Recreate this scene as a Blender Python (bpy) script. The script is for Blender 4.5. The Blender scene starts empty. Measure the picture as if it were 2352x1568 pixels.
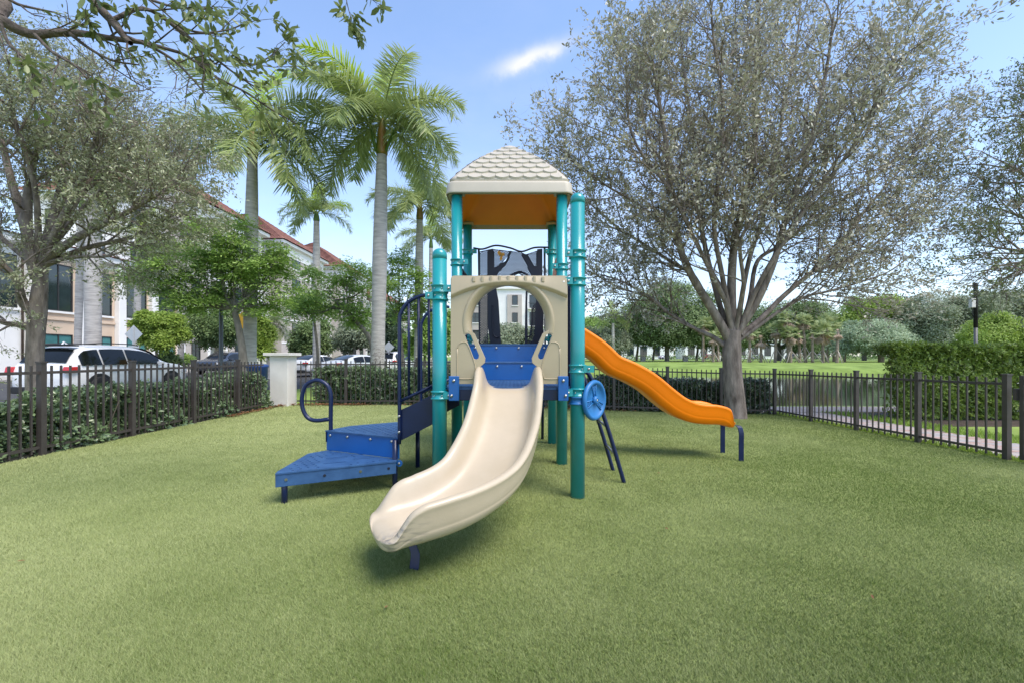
import bpy, bmesh, math, random
import numpy as np
from mathutils import Vector, Matrix
from mathutils.geometry import delaunay_2d_cdt

scene = bpy.context.scene
col = scene.collection
R = math.radians
rng = np.random.default_rng(7)
random.seed(7)

# ------------------------------------------------------------------ camera
CAMH, FPX, HZX, HZY = 1.20, 1005.0, 1176.0, 818.0     # metres; focal length and horizon on a 2352 px wide frame
cam_d = bpy.data.cameras.new('camera')
cam = bpy.data.objects.new('camera', cam_d)
col.objects.link(cam)
cam.location = (0, 0, CAMH)
cam.rotation_euler = (R(90), 0, 0)
cam_d.sensor_width = 36
cam_d.lens = 36 * FPX / 2352
cam_d.shift_y = (HZY - 784) / 2352
cam_d.clip_start = 0.05
cam_d.clip_end = 3000
scene.camera = cam

# ------------------------------------------------------------------ world, sun, exposure
SUN_EL, SUN_AZ = R(60), R(128)      # high, behind the camera and a little to the right
SKY_STRENGTH, SUN_STRENGTH, SUN_ANGLE, EXPOSURE = 0.15, 2.5, R(34), 0.82
world = bpy.data.worlds.new('World')
scene.world = world
world.use_nodes = True
wt = world.node_tree
for n in list(wt.nodes):
    wt.nodes.remove(n)


def node(t, kind, **kw):
    n = t.nodes.new(kind)
    for k, v in kw.items():
        setattr(n, k, v)
    return n


def math_node(t, op, a, b=None, clamp=False):
    n = t.nodes.new('ShaderNodeMath')
    n.operation = op
    n.use_clamp = clamp
    for i, v in enumerate((a, b)):
        if v is None:
            continue
        if isinstance(v, (int, float)):
            n.inputs[i].default_value = v
        else:
            t.links.new(v, n.inputs[i])
    return n.outputs[0]


def build_sky():
    t = wt
    sky = node(t, 'ShaderNodeTexSky', sky_type='NISHITA')
    sky.sun_disc = False
    sky.sun_elevation = SUN_EL
    sky.sun_rotation = SUN_AZ
    sky.air_density = 1.0
    sky.dust_density = 0.6
    sky.ozone_density = 1.6
    tc = node(t, 'ShaderNodeTexCoord')
    sep = node(t, 'ShaderNodeSeparateXYZ')
    t.links.new(tc.outputs['Generated'], sep.inputs[0])
    x, y, z = sep.outputs
    # thin white veil that thickens towards the horizon
    zz = math_node(t, 'MAXIMUM', z, 0.0)
    veil = math_node(t, 'POWER', math_node(t, 'SUBTRACT', 1.0, zz), 3.2)
    nz = node(t, 'ShaderNodeTexNoise')
    nz.inputs['Scale'].default_value = 2.3
    nz.inputs['Detail'].default_value = 8
    nz.inputs['Roughness'].default_value = 0.62
    mp = node(t, 'ShaderNodeMapping')
    mp.inputs['Scale'].default_value = (1, 1, 2.4)
    t.links.new(tc.outputs['Generated'], mp.inputs[0])
    t.links.new(mp.outputs[0], nz.inputs['Vector'])
    cl = math_node(t, 'MULTIPLY', math_node(t, 'SUBTRACT', nz.outputs[0], 0.47), 4.0, True)
    cl = math_node(t, 'MULTIPLY', cl, math_node(t, 'ADD', math_node(t, 'MULTIPLY', veil, 0.75), 0.03))
    # one wispy cloud, a long soft streak
    ys = math_node(t, 'MAXIMUM', y, 0.05)
    u = math_node(t, 'SUBTRACT', math_node(t, 'DIVIDE', x, ys), 0.045)
    v = math_node(t, 'SUBTRACT', math_node(t, 'DIVIDE', z, ys), 0.683)
    ca, sa = math.cos(R(22)), math.sin(R(22))
    p = math_node(t, 'ADD', math_node(t, 'MULTIPLY', u, ca), math_node(t, 'MULTIPLY', v, sa))
    q = math_node(t, 'SUBTRACT', math_node(t, 'MULTIPLY', v, ca), math_node(t, 'MULTIPLY', u, sa))
    n2 = node(t, 'ShaderNodeTexNoise')
    n2.inputs['Scale'].default_value = 16
    n2.inputs['Detail'].default_value = 7
    n2.inputs['Roughness'].default_value = 0.6
    t.links.new(tc.outputs['Generated'], n2.inputs['Vector'])
    wob = math_node(t, 'MULTIPLY', math_node(t, 'SUBTRACT', n2.outputs[0], 0.5), 0.05)
    q2 = math_node(t, 'ADD', q, wob)
    e = math_node(t, 'ADD', math_node(t, 'POWER', math_node(t, 'DIVIDE', p, 0.082), 2.0),
                  math_node(t, 'POWER', math_node(t, 'DIVIDE', q2, 0.020), 2.0))
    g = math_node(t, 'POWER', 2.718, math_node(t, 'MULTIPLY', e, -1.0))
    front = math_node(t, 'GREATER_THAN', y, 0.2)
    w = math_node(t, 'MULTIPLY', math_node(t, 'MULTIPLY', g, front), math_node(t, 'MULTIPLY', n2.outputs[0], 2.0))
    f = math_node(t, 'ADD', math_node(t, 'ADD', math_node(t, 'MULTIPLY', veil, 0.42), cl), w, True)
    mx = node(t, 'ShaderNodeMix', data_type='RGBA')
    t.links.new(f, mx.inputs['Factor'])
    hs = node(t, 'ShaderNodeMix', data_type='RGBA', blend_type='MULTIPLY')
    hs.inputs['Factor'].default_value = 1.0
    hs.inputs['B'].default_value = (1.24, 1.25, 1.29, 1)
    t.links.new(sky.outputs[0], hs.inputs['A'])
    t.links.new(hs.outputs['Result'], mx.inputs['A'])
    mx.inputs['B'].default_value = (3.7, 3.8, 4.2, 1)
    bg = node(t, 'ShaderNodeBackground')
    bg.inputs['Strength'].default_value = SKY_STRENGTH
    t.links.new(mx.outputs['Result'], bg.inputs[0])
    out = node(t, 'ShaderNodeOutputWorld')
    t.links.new(bg.outputs[0], out.inputs[0])


build_sky()
sun_d = bpy.data.lights.new('sun', 'SUN')
sun_d.energy = SUN_STRENGTH
sun_d.angle = SUN_ANGLE
sun_d.color = (1.0, 0.91, 0.79)
sun = bpy.data.objects.new('sun', sun_d)
col.objects.link(sun)
_d = Vector((math.sin(SUN_AZ) * math.cos(SUN_EL), math.cos(SUN_AZ) * math.cos(SUN_EL), math.sin(SUN_EL)))
sun.rotation_euler = _d.to_track_quat('Z', 'Y').to_euler()
sun.location = (0, 0, 30)
vs = scene.view_settings
scene.display_settings.display_device = 'sRGB'
vs.view_transform = 'Standard'
vs.look = 'None'
vs.gamma = 1
vs.exposure = EXPOSURE
vs.use_curve_mapping = False


# ------------------------------------------------------------------ helpers
def W(px, py, Z):
    """A spot seen at (px, py) of a 2352 x 1568 frame, Z metres ahead, as a point in the place."""
    return np.array(((px - HZX) / FPX * Z, Z, CAMH - (py - HZY) / FPX * Z))


def smooth01(t):
    t = np.clip(t, 0, 1)
    return t * t * (3 - 2 * t)


def gz(x, y):
    """Height of the turf: it falls gently to the right and the back."""
    s = smooth01((np.asarray(x, float) + 3) / 10)
    return -s * (0.09 + 0.0137 * np.clip(y, 0, 11.5))


def terrain(x, y):
    x = np.asarray(x, float)
    y = np.asarray(y, float)
    z = gz(x, y) - 0.035
    z = z - 0.10 * smooth01((-7.4 - x) / 1.2)
    park = smooth01((y - 50) / 14)
    z = z + park * 0.55 * smooth01((x + 15) / 15)
    lake = smooth01((y - 13.3) / 1.6) * smooth01((52.5 - y) / 2.5) * smooth01((x - 2.0) / 3)
    z = z - lake * 1.5
    return z


def prop(o, label=None, cat=None, group=None, kind=None):
    if label:
        o['label'] = label
    if cat:
        o['category'] = cat
    if group:
        o['group'] = group
    if kind:
        o['kind'] = kind
    return o


def thing(name, label, cat, loc=(0, 0, 0), group=None, rz=0.0):
    o = bpy.data.objects.new(name, None)
    o.empty_display_size = 0.2
    col.objects.link(o)
    o.location = tuple(float(v) for v in loc)
    o.rotation_euler = (0, 0, rz)
    return prop(o, label, cat, group)


def origin(o):
    v = Vector((0, 0, 0))
    while o is not None:
        v += o.location
        o = o.parent
    return np.array(v)


def link(name, me, parent=None, loc=None):
    o = bpy.data.objects.new(name, me)
    col.objects.link(o)
    if parent is not None:
        o.parent = parent
    if loc is not None:
        o.location = tuple(float(v) for v in loc)
    return o


def copy_tree(o, parent=None):
    c = o.copy()
    col.objects.link(c)
    if parent is not None:
        c.parent = parent
    for ch in list(o.children):
        copy_tree(ch, c)
    return c


def fast_mesh(name, V, F, mat, smooth=False):
    """V n x 3, F m x k (all faces with k corners)."""
    V = np.ascontiguousarray(V, dtype=np.float32)
    F = np.ascontiguousarray(F, dtype=np.int32)
    me = bpy.data.meshes.new(name)
    m, k = F.shape
    me.vertices.add(len(V))
    me.vertices.foreach_set('co', V.ravel())
    me.loops.add(m * k)
    me.loops.foreach_set('vertex_index', F.ravel())
    me.polygons.add(m)
    me.polygons.foreach_set('loop_start', np.arange(0, m * k, k, dtype=np.int32))
    if smooth:
        me.polygons.foreach_set('use_smooth', np.ones(m, dtype=bool))
    me.update(calc_edges=True)
    if mat:
        me.materials.append(mat)
    return me


def frames(P):
    P = np.asarray(P, float)
    T = np.gradient(P, axis=0)
    T /= np.linalg.norm(T, axis=1)[:, None] + 1e-9
    ref = np.array((0, 0, 1.0)) if abs(T[0][2]) < 0.9 else np.array((1.0, 0, 0))
    N = np.cross(T[0], ref)
    N /= np.linalg.norm(N)
    Ns = [N]
    for i in range(1, len(P)):
        N = N - T[i] * N.dot(T[i])
        l = np.linalg.norm(N)
        N = N / l if l > 1e-6 else Ns[-1]
        Ns.append(N)
    Ns = np.array(Ns)
    return T, Ns, np.cross(T, Ns)


def smooth_path(P, n=24):
    """Catmull-Rom through the points."""
    P = np.asarray(P, float)
    Q = np.vstack((2 * P[0] - P[1], P, 2 * P[-1] - P[-2]))
    out = []
    m = len(P) - 1
    per = max(2, n // m)
    for i in range(m):
        a, b, c, d = Q[i], Q[i + 1], Q[i + 2], Q[i + 3]
        for j in range(per):
            t = j / per
            out.append(0.5 * ((2 * b) + (-a + c) * t + (2 * a - 5 * b + 4 * c - d) * t * t + (-a + 3 * b - 3 * c + d) * t ** 3))
    out.append(P[-1])
    return np.array(out)


class MB:
    """Collects shapes; build() links them as ONE mesh object."""

    def __init__(self):
        self.v = []
        self.f = []
        self.sm = []

    def add(self, V, F, smooth=False):
        b = len(self.v)
        self.v.extend([tuple(float(c) for c in p) for p in V])
        self.f.extend([tuple(i + b for i in f) for f in F])
        self.sm.extend([smooth] * len(F))
        return self

    def box(self, x0, x1, y0, y1, z0, z1):
        V = [(x, y, z) for z in (z0, z1) for y in (y0, y1) for x in (x0, x1)]
        F = [(0, 2, 3, 1), (4, 5, 7, 6), (0, 1, 5, 4), (2, 6, 7, 3), (0, 4, 6, 2), (1, 3, 7, 5)]
        return self.add(V, F)

    def obox(self, c, ax, ay, az):
        """box from its centre and three half-axis vectors"""
        c, ax, ay, az = (np.asarray(q, float) for q in (c, ax, ay, az))
        V = [c + sx * ax + sy * ay + sz * az for sz in (-1, 1) for sy in (-1, 1) for sx in (-1, 1)]
        F = [(0, 2, 3, 1), (4, 5, 7, 6), (0, 1, 5, 4), (2, 6, 7, 3), (0, 4, 6, 2), (1, 3, 7, 5)]
        return self.add(V, F)

    def tube(self, P, r, n=8, caps=True):
        P = np.asarray(P, float)
        r = np.broadcast_to(np.asarray(r, float), (len(P),))
        T, N, B = frames(P)
        a = np.arange(n) * 2 * math.pi / n
        V = (P[:, None] + r[:, None, None] * (np.cos(a)[None, :, None] * N[:, None] + np.sin(a)[None, :, None] * B[:, None])).reshape(-1, 3)
        F = [(i * n + j, i * n + (j + 1) % n, (i + 1) * n + (j + 1) % n, (i + 1) * n + j) for i in range(len(P) - 1) for j in range(n)]
        self.add(V, F, True)
        if caps:
            b = len(self.v) - len(V)
            self.f.append(tuple(b + j for j in reversed(range(n))))
            self.f.append(tuple(b + (len(P) - 1) * n + j for j in range(n)))
            self.sm += [False, False]
        return self

    def lathe(self, prof, c=(0, 0, 0), n=20, axis=(0, 0, 1), smooth=True):
        """prof: list of (radius, height) along axis"""
        ax = Vector(axis).normalized()
        q = Vector((0, 0, 1)).rotation_difference(ax)
        V = []
        for (r, h) in prof:
            for j in range(n):
                a = 2 * math.pi * j / n
                p = q @ Vector((r * math.cos(a), r * math.sin(a), h))
                V.append((p.x + c[0], p.y + c[1], p.z + c[2]))
        m = len(prof)
        F = [(i * n + j, i * n + (j + 1) % n, (i + 1) * n + (j + 1) % n, (i + 1) * n + j) for i in range(m - 1) for j in range(n)]
        self.add(V, F, smooth)
        b = len(self.v) - len(V)
        self.f.append(tuple(b + j for j in reversed(range(n))))
        self.f.append(tuple(b + (m - 1) * n + j for j in range(n)))
        self.sm += [False, False]
        return self

    def loft(self, rings, closed=True, caps=True, smooth=True):
        n = len(rings[0])
        V = [p for r in rings for p in r]
        F = []
        for i in range(len(rings) - 1):
            for j in range(n if closed else n - 1):
                F.append((i * n + j, i * n + (j + 1) % n, (i + 1) * n + (j + 1) % n, (i + 1) * n + j))
        self.add(V, F, smooth)
        if caps:
            b = len(self.v) - len(V)
            self.f.append(tuple(b + j for j in reversed(range(n))))
            self.f.append(tuple(b + (len(rings) - 1) * n + j for j in range(n)))
            self.sm += [False, False]
        return self

    def plate(self, outer, holes, fmap, t):
        """flat plate with real holes: outer and holes are 2-D loops, fmap(u, v, w) places them, t thickness"""
        loops = [outer] + list(holes)
        pts, edges = [], []
        for lp in loops:
            b = len(pts)
            pts += [Vector((float(p[0]), float(p[1]))) for p in lp]
            edges += [(b + i, b + (i + 1) % len(lp)) for i in range(len(lp))]
        vv, ee, ff, *_ = delaunay_2d_cdt(pts, edges, [], 0, 1e-6)

        def inside(q, lp):
            c = False
            j = len(lp) - 1
            for i in range(len(lp)):
                xi, yi = lp[i]
                xj, yj = lp[j]
                if (yi > q[1]) != (yj > q[1]) and q[0] < (xj - xi) * (q[1] - yi) / (yj - yi) + xi:
                    c = not c
                j = i
            return c
        boxes = [(min(p[0] for p in lp), max(p[0] for p in lp), min(p[1] for p in lp), max(p[1] for p in lp)) for lp in loops]
        tris = []
        for f in ff:
            cx = sum(vv[i][0] for i in f) / len(f)
            cy = sum(vv[i][1] for i in f) / len(f)
            if not inside((cx, cy), outer):
                continue
            bad = False
            for lp, bb in zip(loops[1:], boxes[1:]):
                if bb[0] <= cx <= bb[1] and bb[2] <= cy <= bb[3] and inside((cx, cy), lp):
                    bad = True
                    break
            if not bad:
                tris.append(tuple(f))
        n = len(vv)
        V = [fmap(p[0], p[1], 0.0) for p in vv] + [fmap(p[0], p[1], -t) for p in vv]
        F = [tuple(f) for f in tris] + [tuple(i + n for i in reversed(f)) for f in tris]
        cnt = {}
        for f in tris:
            for i in range(len(f)):
                e = (f[i], f[(i + 1) % len(f)])
                cnt[e] = cnt.get(e, 0) + 1
        for (a, b) in list(cnt):
            if (b, a) not in cnt:
                F.append((b, a, a + n, b + n))
        return self.add(V, F)

    def mesh(self, name, mat):
        me = bpy.data.meshes.new(name)
        me.from_pydata(self.v, [], self.f)
        me.polygons.foreach_set('use_smooth', self.sm)
        if mat:
            me.materials.append(mat)
        me.update()
        return me

    def build(self, name, mat, parent=None, bevel=0.0, subsurf=0, label=None):
        if parent is not None:
            o0 = origin(parent)
            self.v = [(p[0] - o0[0], p[1] - o0[1], p[2] - o0[2]) for p in self.v]
        o = link(name, self.mesh(name, mat), parent)
        if bevel:
            m = o.modifiers.new('bevel', 'BEVEL')
            m.width = bevel
            m.segments = 2
            m.limit_method = 'ANGLE'
            m.angle_limit = R(40)
        if subsurf:
            m = o.modifiers.new('subsurf', 'SUBSURF')
            m.levels = m.render_levels = subsurf
        if label:
            o['label'] = label
        return o


def circle(cx, cy, r, n=8, ph=0.0, sy=1.0):
    return [(cx + r * math.cos(ph + 2 * math.pi * i / n), cy + sy * r * math.sin(ph + 2 * math.pi * i / n)) for i in range(n)]


def slot(x0, y0, x1, y1, w, n=4):
    a = math.atan2(y1 - y0, x1 - x0)
    o = []
    for i in range(n + 1):
        b = a + math.pi / 2 + math.pi * i / n
        o.append((x0 + w * math.cos(b), y0 + w * math.sin(b)))
    for i in range(n + 1):
        b = a - math.pi / 2 + math.pi * i / n
        o.append((x1 + w * math.cos(b), y1 + w * math.sin(b)))
    return o


# ------------------------------------------------------------------ materials
def mat(name, c, rough=0.5, var=0.12, scale=6.0, bump=0.0, bscale=60.0, metal=0.0, spec=0.5, coat=0.0, c2=None, detail=4.0, stretch=None):
    m = bpy.data.materials.new(name)
    m.use_nodes = True
    t = m.node_tree
    b = t.nodes['Principled BSDF']
    b.inputs['Roughness'].default_value = rough
    b.inputs['Metallic'].default_value = metal
    b.inputs['Specular IOR Level'].default_value = spec
    b.inputs['Coat Weight'].default_value = coat
    b.inputs['Coat Roughness'].default_value = 0.12
    geo = node(t, 'ShaderNodeNewGeometry')
    vec = geo.outputs['Position']
    if stretch:
        mp = node(t, 'ShaderNodeMapping')
        mp.inputs['Scale'].default_value = stretch
        t.links.new(vec, mp.inputs[0])
        vec = mp.outputs[0]
    nz = node(t, 'ShaderNodeTexNoise')
    nz.inputs['Scale'].default_value = scale
    nz.inputs['Detail'].default_value = detail
    nz.inputs['Roughness'].default_value = 0.6
    t.links.new(vec, nz.inputs['Vector'])
    rmp = node(t, 'ShaderNodeValToRGB')
    rmp.color_ramp.elements[0].position = 0.32
    rmp.color_ramp.elements[1].position = 0.68
    a = tuple(v * (1 - var) for v in c)
    d = c2 if c2 else tuple(min(1, v * (1 + var)) for v in c)
    rmp.color_ramp.elements[0].color = (*a, 1)
    rmp.color_ramp.elements[1].color = (*d, 1)
    t.links.new(nz.outputs[0], rmp.inputs[0])
    t.links.new(rmp.outputs[0], b.inputs['Base Color'])
    if bump:
        n2 = node(t, 'ShaderNodeTexNoise')
        n2.inputs['Scale'].default_value = bscale
        n2.inputs['Detail'].default_value = 5
        t.links.new(vec, n2.inputs['Vector'])
        bp = node(t, 'ShaderNodeBump')
        bp.inputs['Strength'].default_value = bump
        bp.inputs['Distance'].default_value = 0.02
        t.links.new(n2.outputs[0], bp.inputs['Height'])
        t.links.new(bp.outputs[0], b.inputs['Normal'])
    return m


def leaf_mat(name, c1, c2, rough=0.45, trans=0.3, spec=0.5, c3=None):
    """each leaf (mesh island) its own tone"""
    m = bpy.data.materials.new(name)
    m.use_nodes = True
    t = m.node_tree
    b = t.nodes['Principled BSDF']
    out = t.nodes['Material Output']
    b.inputs['Roughness'].default_value = rough
    b.inputs['Specular IOR Level'].default_value = spec
    geo = node(t, 'ShaderNodeNewGeometry')
    oi = node(t, 'ShaderNodeObjectInfo')
    rnd = math_node(t, 'FRACT', math_node(t, 'ADD', geo.outputs['Random Per Island'], oi.outputs['Random']))
    nz = node(t, 'ShaderNodeTexNoise')
    nz.inputs['Scale'].default_value = 1.3
    t.links.new(geo.outputs['Position'], nz.inputs['Vector'])
    f = math_node(t, 'ADD', math_node(t, 'MULTIPLY', rnd, 0.6), math_node(t, 'MULTIPLY', math_node(t, 'SUBTRACT', nz.outputs[0], 0.3), 1.0), True)
    rmp = node(t, 'ShaderNodeValToRGB')
    rmp.color_ramp.elements[0].color = (*c1, 1)
    rmp.color_ramp.elements[1].color = (*c2, 1)
    if c3:
        e = rmp.color_ramp.elements.new(0.965)
        e.color = (*c2, 1)
        rmp.color_ramp.elements[2].color = (*c3, 1)
    t.links.new(f, rmp.inputs[0])
    t.links.new(rmp.outputs[0], b.inputs['Base Color'])
    if trans > 0:
        tr = node(t, 'ShaderNodeBsdfTranslucent')
        t.links.new(rmp.outputs[0], tr.inputs[0])
        mx = node(t, 'ShaderNodeMixShader')
        mx.inputs[0].default_value = trans
        t.links.new(b.outputs[0], mx.inputs[1])
        t.links.new(tr.outputs[0], mx.inputs[2])
        t.links.new(mx.outputs[0], out.inputs[0])
    return m


M = {}
M['teal'] = mat('teal_paint', (0.010, 0.27, 0.29), 0.28, 0.05, 3, 0.02, 120, coat=0.4)
M['navy'] = mat('navy_paint', (0.005, 0.013, 0.058), 0.32, 0.12, 8, 0.02, 160, spec=0.4, coat=0.1)
M['navy_dark'] = mat('dark_navy_mesh', (0.008, 0.011, 0.028), 0.45, 0.15, 8)
M['royal'] = mat('royal_blue_sheet', (0.006, 0.095, 0.33), 0.35, 0.08, 4, 0.02, 140, coat=0.2)
M['deckblue'] = mat('blue_vinyl', (0.022, 0.078, 0.205), 0.5, 0.14, 9, 0.15, 220, c2=(0.036, 0.105, 0.245))
M['cream'] = mat('cream_plastic', (0.475, 0.395, 0.275), 0.33, 0.05, 2.5, 0.02, 90, c2=(0.515, 0.43, 0.31), coat=0.15)
M['tan'] = mat('tan_plastic', (0.40, 0.33, 0.215), 0.36, 0.05, 2.5, 0.02, 90, coat=0.1)
M['roofplastic'] = mat('ivory_plastic', (0.47, 0.42, 0.34), 0.42, 0.05, 3, 0.02, 90)
M['orange'] = mat('orange_plastic', (0.94, 0.215, 0.001), 0.36, 0.05, 2.5, 0.02, 80, spec=0.35)
M['wheelblue'] = mat('sky_blue_plastic', (0.02, 0.155, 0.40), 0.45, 0.06, 6, 0.05, 200)
M['steel'] = mat('bolt_steel', (0.45, 0.44, 0.42), 0.3, 0.1, 30, metal=1.0)
M['yellow'] = mat('yellow_plastic', (0.62, 0.30, 0.02), 0.4)
M['fence'] = mat('bronze_fence_paint', (0.060, 0.050, 0.046), 0.42, 0.12, 10, 0.03, 200)
M['stucco'] = mat('white_stucco', (0.70, 0.67, 0.62), 0.85, 0.08, 2.0, 0.12, 120)
M['white'] = mat('white_wall', (0.82, 0.805, 0.775), 0.8, 0.04, 1.0, 0.05, 60)
M['beige'] = mat('beige_wall', (0.66, 0.51, 0.38), 0.8, 0.06, 1.0, 0.05, 60)
M['greige'] = mat('greige_wall', (0.47, 0.42, 0.375), 0.8, 0.05, 1.0, 0.05, 60)
M['glass'] = mat('window_glass', (0.02, 0.032, 0.036), 0.05, 0.3, 0.6, spec=0.8)
M['blind'] = mat('teal_blind', (0.06, 0.20, 0.20), 0.3, 0.2, 1.5, spec=0.6)
M['frame'] = mat('bronze_frame', (0.03, 0.028, 0.027), 0.5)
M['carwhite'] = mat('white_car_paint', (0.80, 0.80, 0.80), 0.25, 0.02, 2, coat=0.8)
M['cardark'] = mat('dark_car_paint', (0.035, 0.045, 0.065), 0.25, 0.05, 2, coat=0.8)
M['carsilver'] = mat('silver_car_paint', (0.42, 0.43, 0.45), 0.3, 0.05, 2, coat=0.8)
M['carred'] = mat('red_car_paint', (0.40, 0.03, 0.03), 0.3, 0.05, 2, coat=0.8)
M['carglass'] = mat('car_glass', (0.008, 0.010, 0.011), 0.05, 0.2, 1, spec=0.35)
M['black'] = mat('black_trim', (0.018, 0.018, 0.019), 0.55, 0.1, 10)
M['rubber'] = mat('tyre_rubber', (0.02, 0.02, 0.021), 0.8, 0.1, 10)
M['redlens'] = mat('red_lamp_lens', (0.55, 0.02, 0.025), 0.15, 0.1, 8, coat=0.5)
M['headlens'] = mat('clear_lamp_lens', (0.55, 0.57, 0.6), 0.1, 0.1, 8, coat=0.5)
M['alloy'] = mat('wheel_alloy', (0.25, 0.25, 0.26), 0.3, 0.1, 8, metal=0.9)
M['signgrey'] = mat('sign_back_metal', (0.50, 0.52, 0.54), 0.45, 0.06, 5, metal=0.3)
M['signyellow'] = mat('sign_yellow', (0.85, 0.42, 0.005), 0.4, 0.05, 5)
M['polegrey'] = mat('grey_pole', (0.12, 0.125, 0.13), 0.5, 0.1, 5)
M['poleblack'] = mat('black_pole', (0.012, 0.012, 0.013), 0.5, 0.1, 5)
M['bluebox'] = mat('blue_bin', (0.02, 0.06, 0.22), 0.5)
M['timber'] = mat('pale_timber', (0.42, 0.36, 0.30), 0.8, 0.2, 6)
M['asphalt'] = mat('asphalt', (0.055, 0.055, 0.057), 0.9, 0.2, 4, 0.2, 150)
M['concrete'] = mat('concrete', (0.40, 0.38, 0.35), 0.9, 0.12, 3, 0.15, 100)
M['paver'] = mat('clay_paver', (0.38, 0.30, 0.265), 0.85, 0.15, 6, 0.15, 120, c2=(0.44, 0.38, 0.34))
M['paver2'] = mat('rose_paver', (0.40, 0.26, 0.22), 0.85, 0.15, 6, 0.15, 120, c2=(0.43, 0.33, 0.29))
M['paver3'] = mat('grey_paver', (0.34, 0.32, 0.31), 0.85, 0.15, 6, 0.15, 120)
M['mulch'] = mat('dark_mulch', (0.06, 0.042, 0.03), 0.95, 0.5, 14, 0.6, 60)
M['dryleaf'] = leaf_mat('dry_leaves', (0.10, 0.045, 0.02), (0.33, 0.17, 0.08), 0.7, 0.1, 0.2)

M['bark_oak'] = mat('oak_bark', (0.15, 0.12, 0.10), 0.92, 0.35, 9, 1.0, 26, spec=0.2, c2=(0.34, 0.285, 0.245), stretch=(1, 1, 0.28), detail=8)
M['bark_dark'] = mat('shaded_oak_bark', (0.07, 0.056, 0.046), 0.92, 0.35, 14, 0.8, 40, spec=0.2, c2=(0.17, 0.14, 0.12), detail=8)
M['bark_grey'] = mat('grey_bark', (0.20, 0.18, 0.155), 0.9, 0.3, 8, 0.6, 30, spec=0.2, stretch=(1, 1, 0.4))
M['twig'] = mat('twig_bark', (0.17, 0.14, 0.11), 0.9, 0.3, 8, spec=0.2)
M['palm_trunk'] = mat('royal_palm_trunk', (0.40, 0.375, 0.355), 0.85, 0.22, 4.5, 0.4, 50, spec=0.2, c2=(0.56, 0.53, 0.50), stretch=(0.45, 0.45, 3.2), detail=8)
M['sabal_trunk'] = mat('sabal_trunk', (0.28, 0.22, 0.17), 0.9, 0.35, 5, 0.6, 30, spec=0.2)
M['shaft'] = mat('green_crownshaft', (0.16, 0.22, 0.035), 0.4, 0.25, 1.6, c2=(0.36, 0.16, 0.045), stretch=(3, 3, 0.5))
M['shaft_green'] = mat('leaf_base_green', (0.09, 0.17, 0.03), 0.4, 0.2, 3)
M['thatch'] = leaf_mat('dead_fronds', (0.34, 0.25, 0.17), (0.58, 0.46, 0.35), 0.8, 0.1, 0.2)

M['oak'] = leaf_mat('live_oak_leaf', (0.19, 0.185, 0.12), (0.64, 0.615, 0.49), 0.42, 0.22, 0.55)
M['oak_left'] = leaf_mat('small_oak_leaf', (0.15, 0.17, 0.085), (0.46, 0.475, 0.29), 0.42, 0.25, 0.5, c3=(0.22, 0.33, 0.06))
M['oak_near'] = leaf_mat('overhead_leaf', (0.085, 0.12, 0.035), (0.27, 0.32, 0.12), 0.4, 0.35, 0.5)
M['oak_right'] = leaf_mat('olive_leaf', (0.09, 0.12, 0.05), (0.26, 0.30, 0.14), 0.45, 0.25, 0.4)
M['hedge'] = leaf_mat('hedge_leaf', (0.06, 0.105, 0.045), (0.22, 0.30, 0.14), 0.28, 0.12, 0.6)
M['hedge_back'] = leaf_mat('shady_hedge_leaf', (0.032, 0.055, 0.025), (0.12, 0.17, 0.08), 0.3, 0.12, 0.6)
M['hedge_big'] = leaf_mat('sunny_hedge_leaf', (0.075, 0.125, 0.026), (0.30, 0.41, 0.07), 0.4, 0.3, 0.4, c3=(0.22, 0.16, 0.05))
M['bright'] = leaf_mat('bright_green_leaf', (0.17, 0.29, 0.06), (0.42, 0.58, 0.16), 0.5, 0.38, 0.35, c3=(0.55, 0.42, 0.05))
M['lime'] = leaf_mat('lime_leaf', (0.17, 0.27, 0.04), (0.40, 0.52, 0.10), 0.5, 0.38, 0.35)
M['dark'] = leaf_mat('dark_green_leaf', (0.04, 0.075, 0.035), (0.13, 0.19, 0.09), 0.45, 0.2, 0.4)
M['mid'] = leaf_mat('mid_green_leaf', (0.10, 0.16, 0.055), (0.24, 0.33, 0.12), 0.5, 0.25, 0.35)
M['greyg'] = leaf_mat('grey_green_leaf', (0.16, 0.20, 0.12), (0.36, 0.41, 0.26), 0.5, 0.25, 0.35)
M['silver'] = leaf_mat('silvery_leaf', (0.21, 0.28, 0.15), (0.46, 0.56, 0.35), 0.5, 0.25, 0.35)
M['palmleaf'] = leaf_mat('palm_leaflet', (0.18, 0.245, 0.075), (0.50, 0.575, 0.24), 0.38, 0.38, 0.55)
M['palmnew'] = leaf_mat('young_palm_leaflet', (0.28, 0.42, 0.035), (0.56, 0.66, 0.10), 0.4, 0.4, 0.45)
M['fan'] = leaf_mat('fan_palm_leaf', (0.24, 0.31, 0.12), (0.55, 0.60, 0.32), 0.45, 0.3, 0.4)


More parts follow.
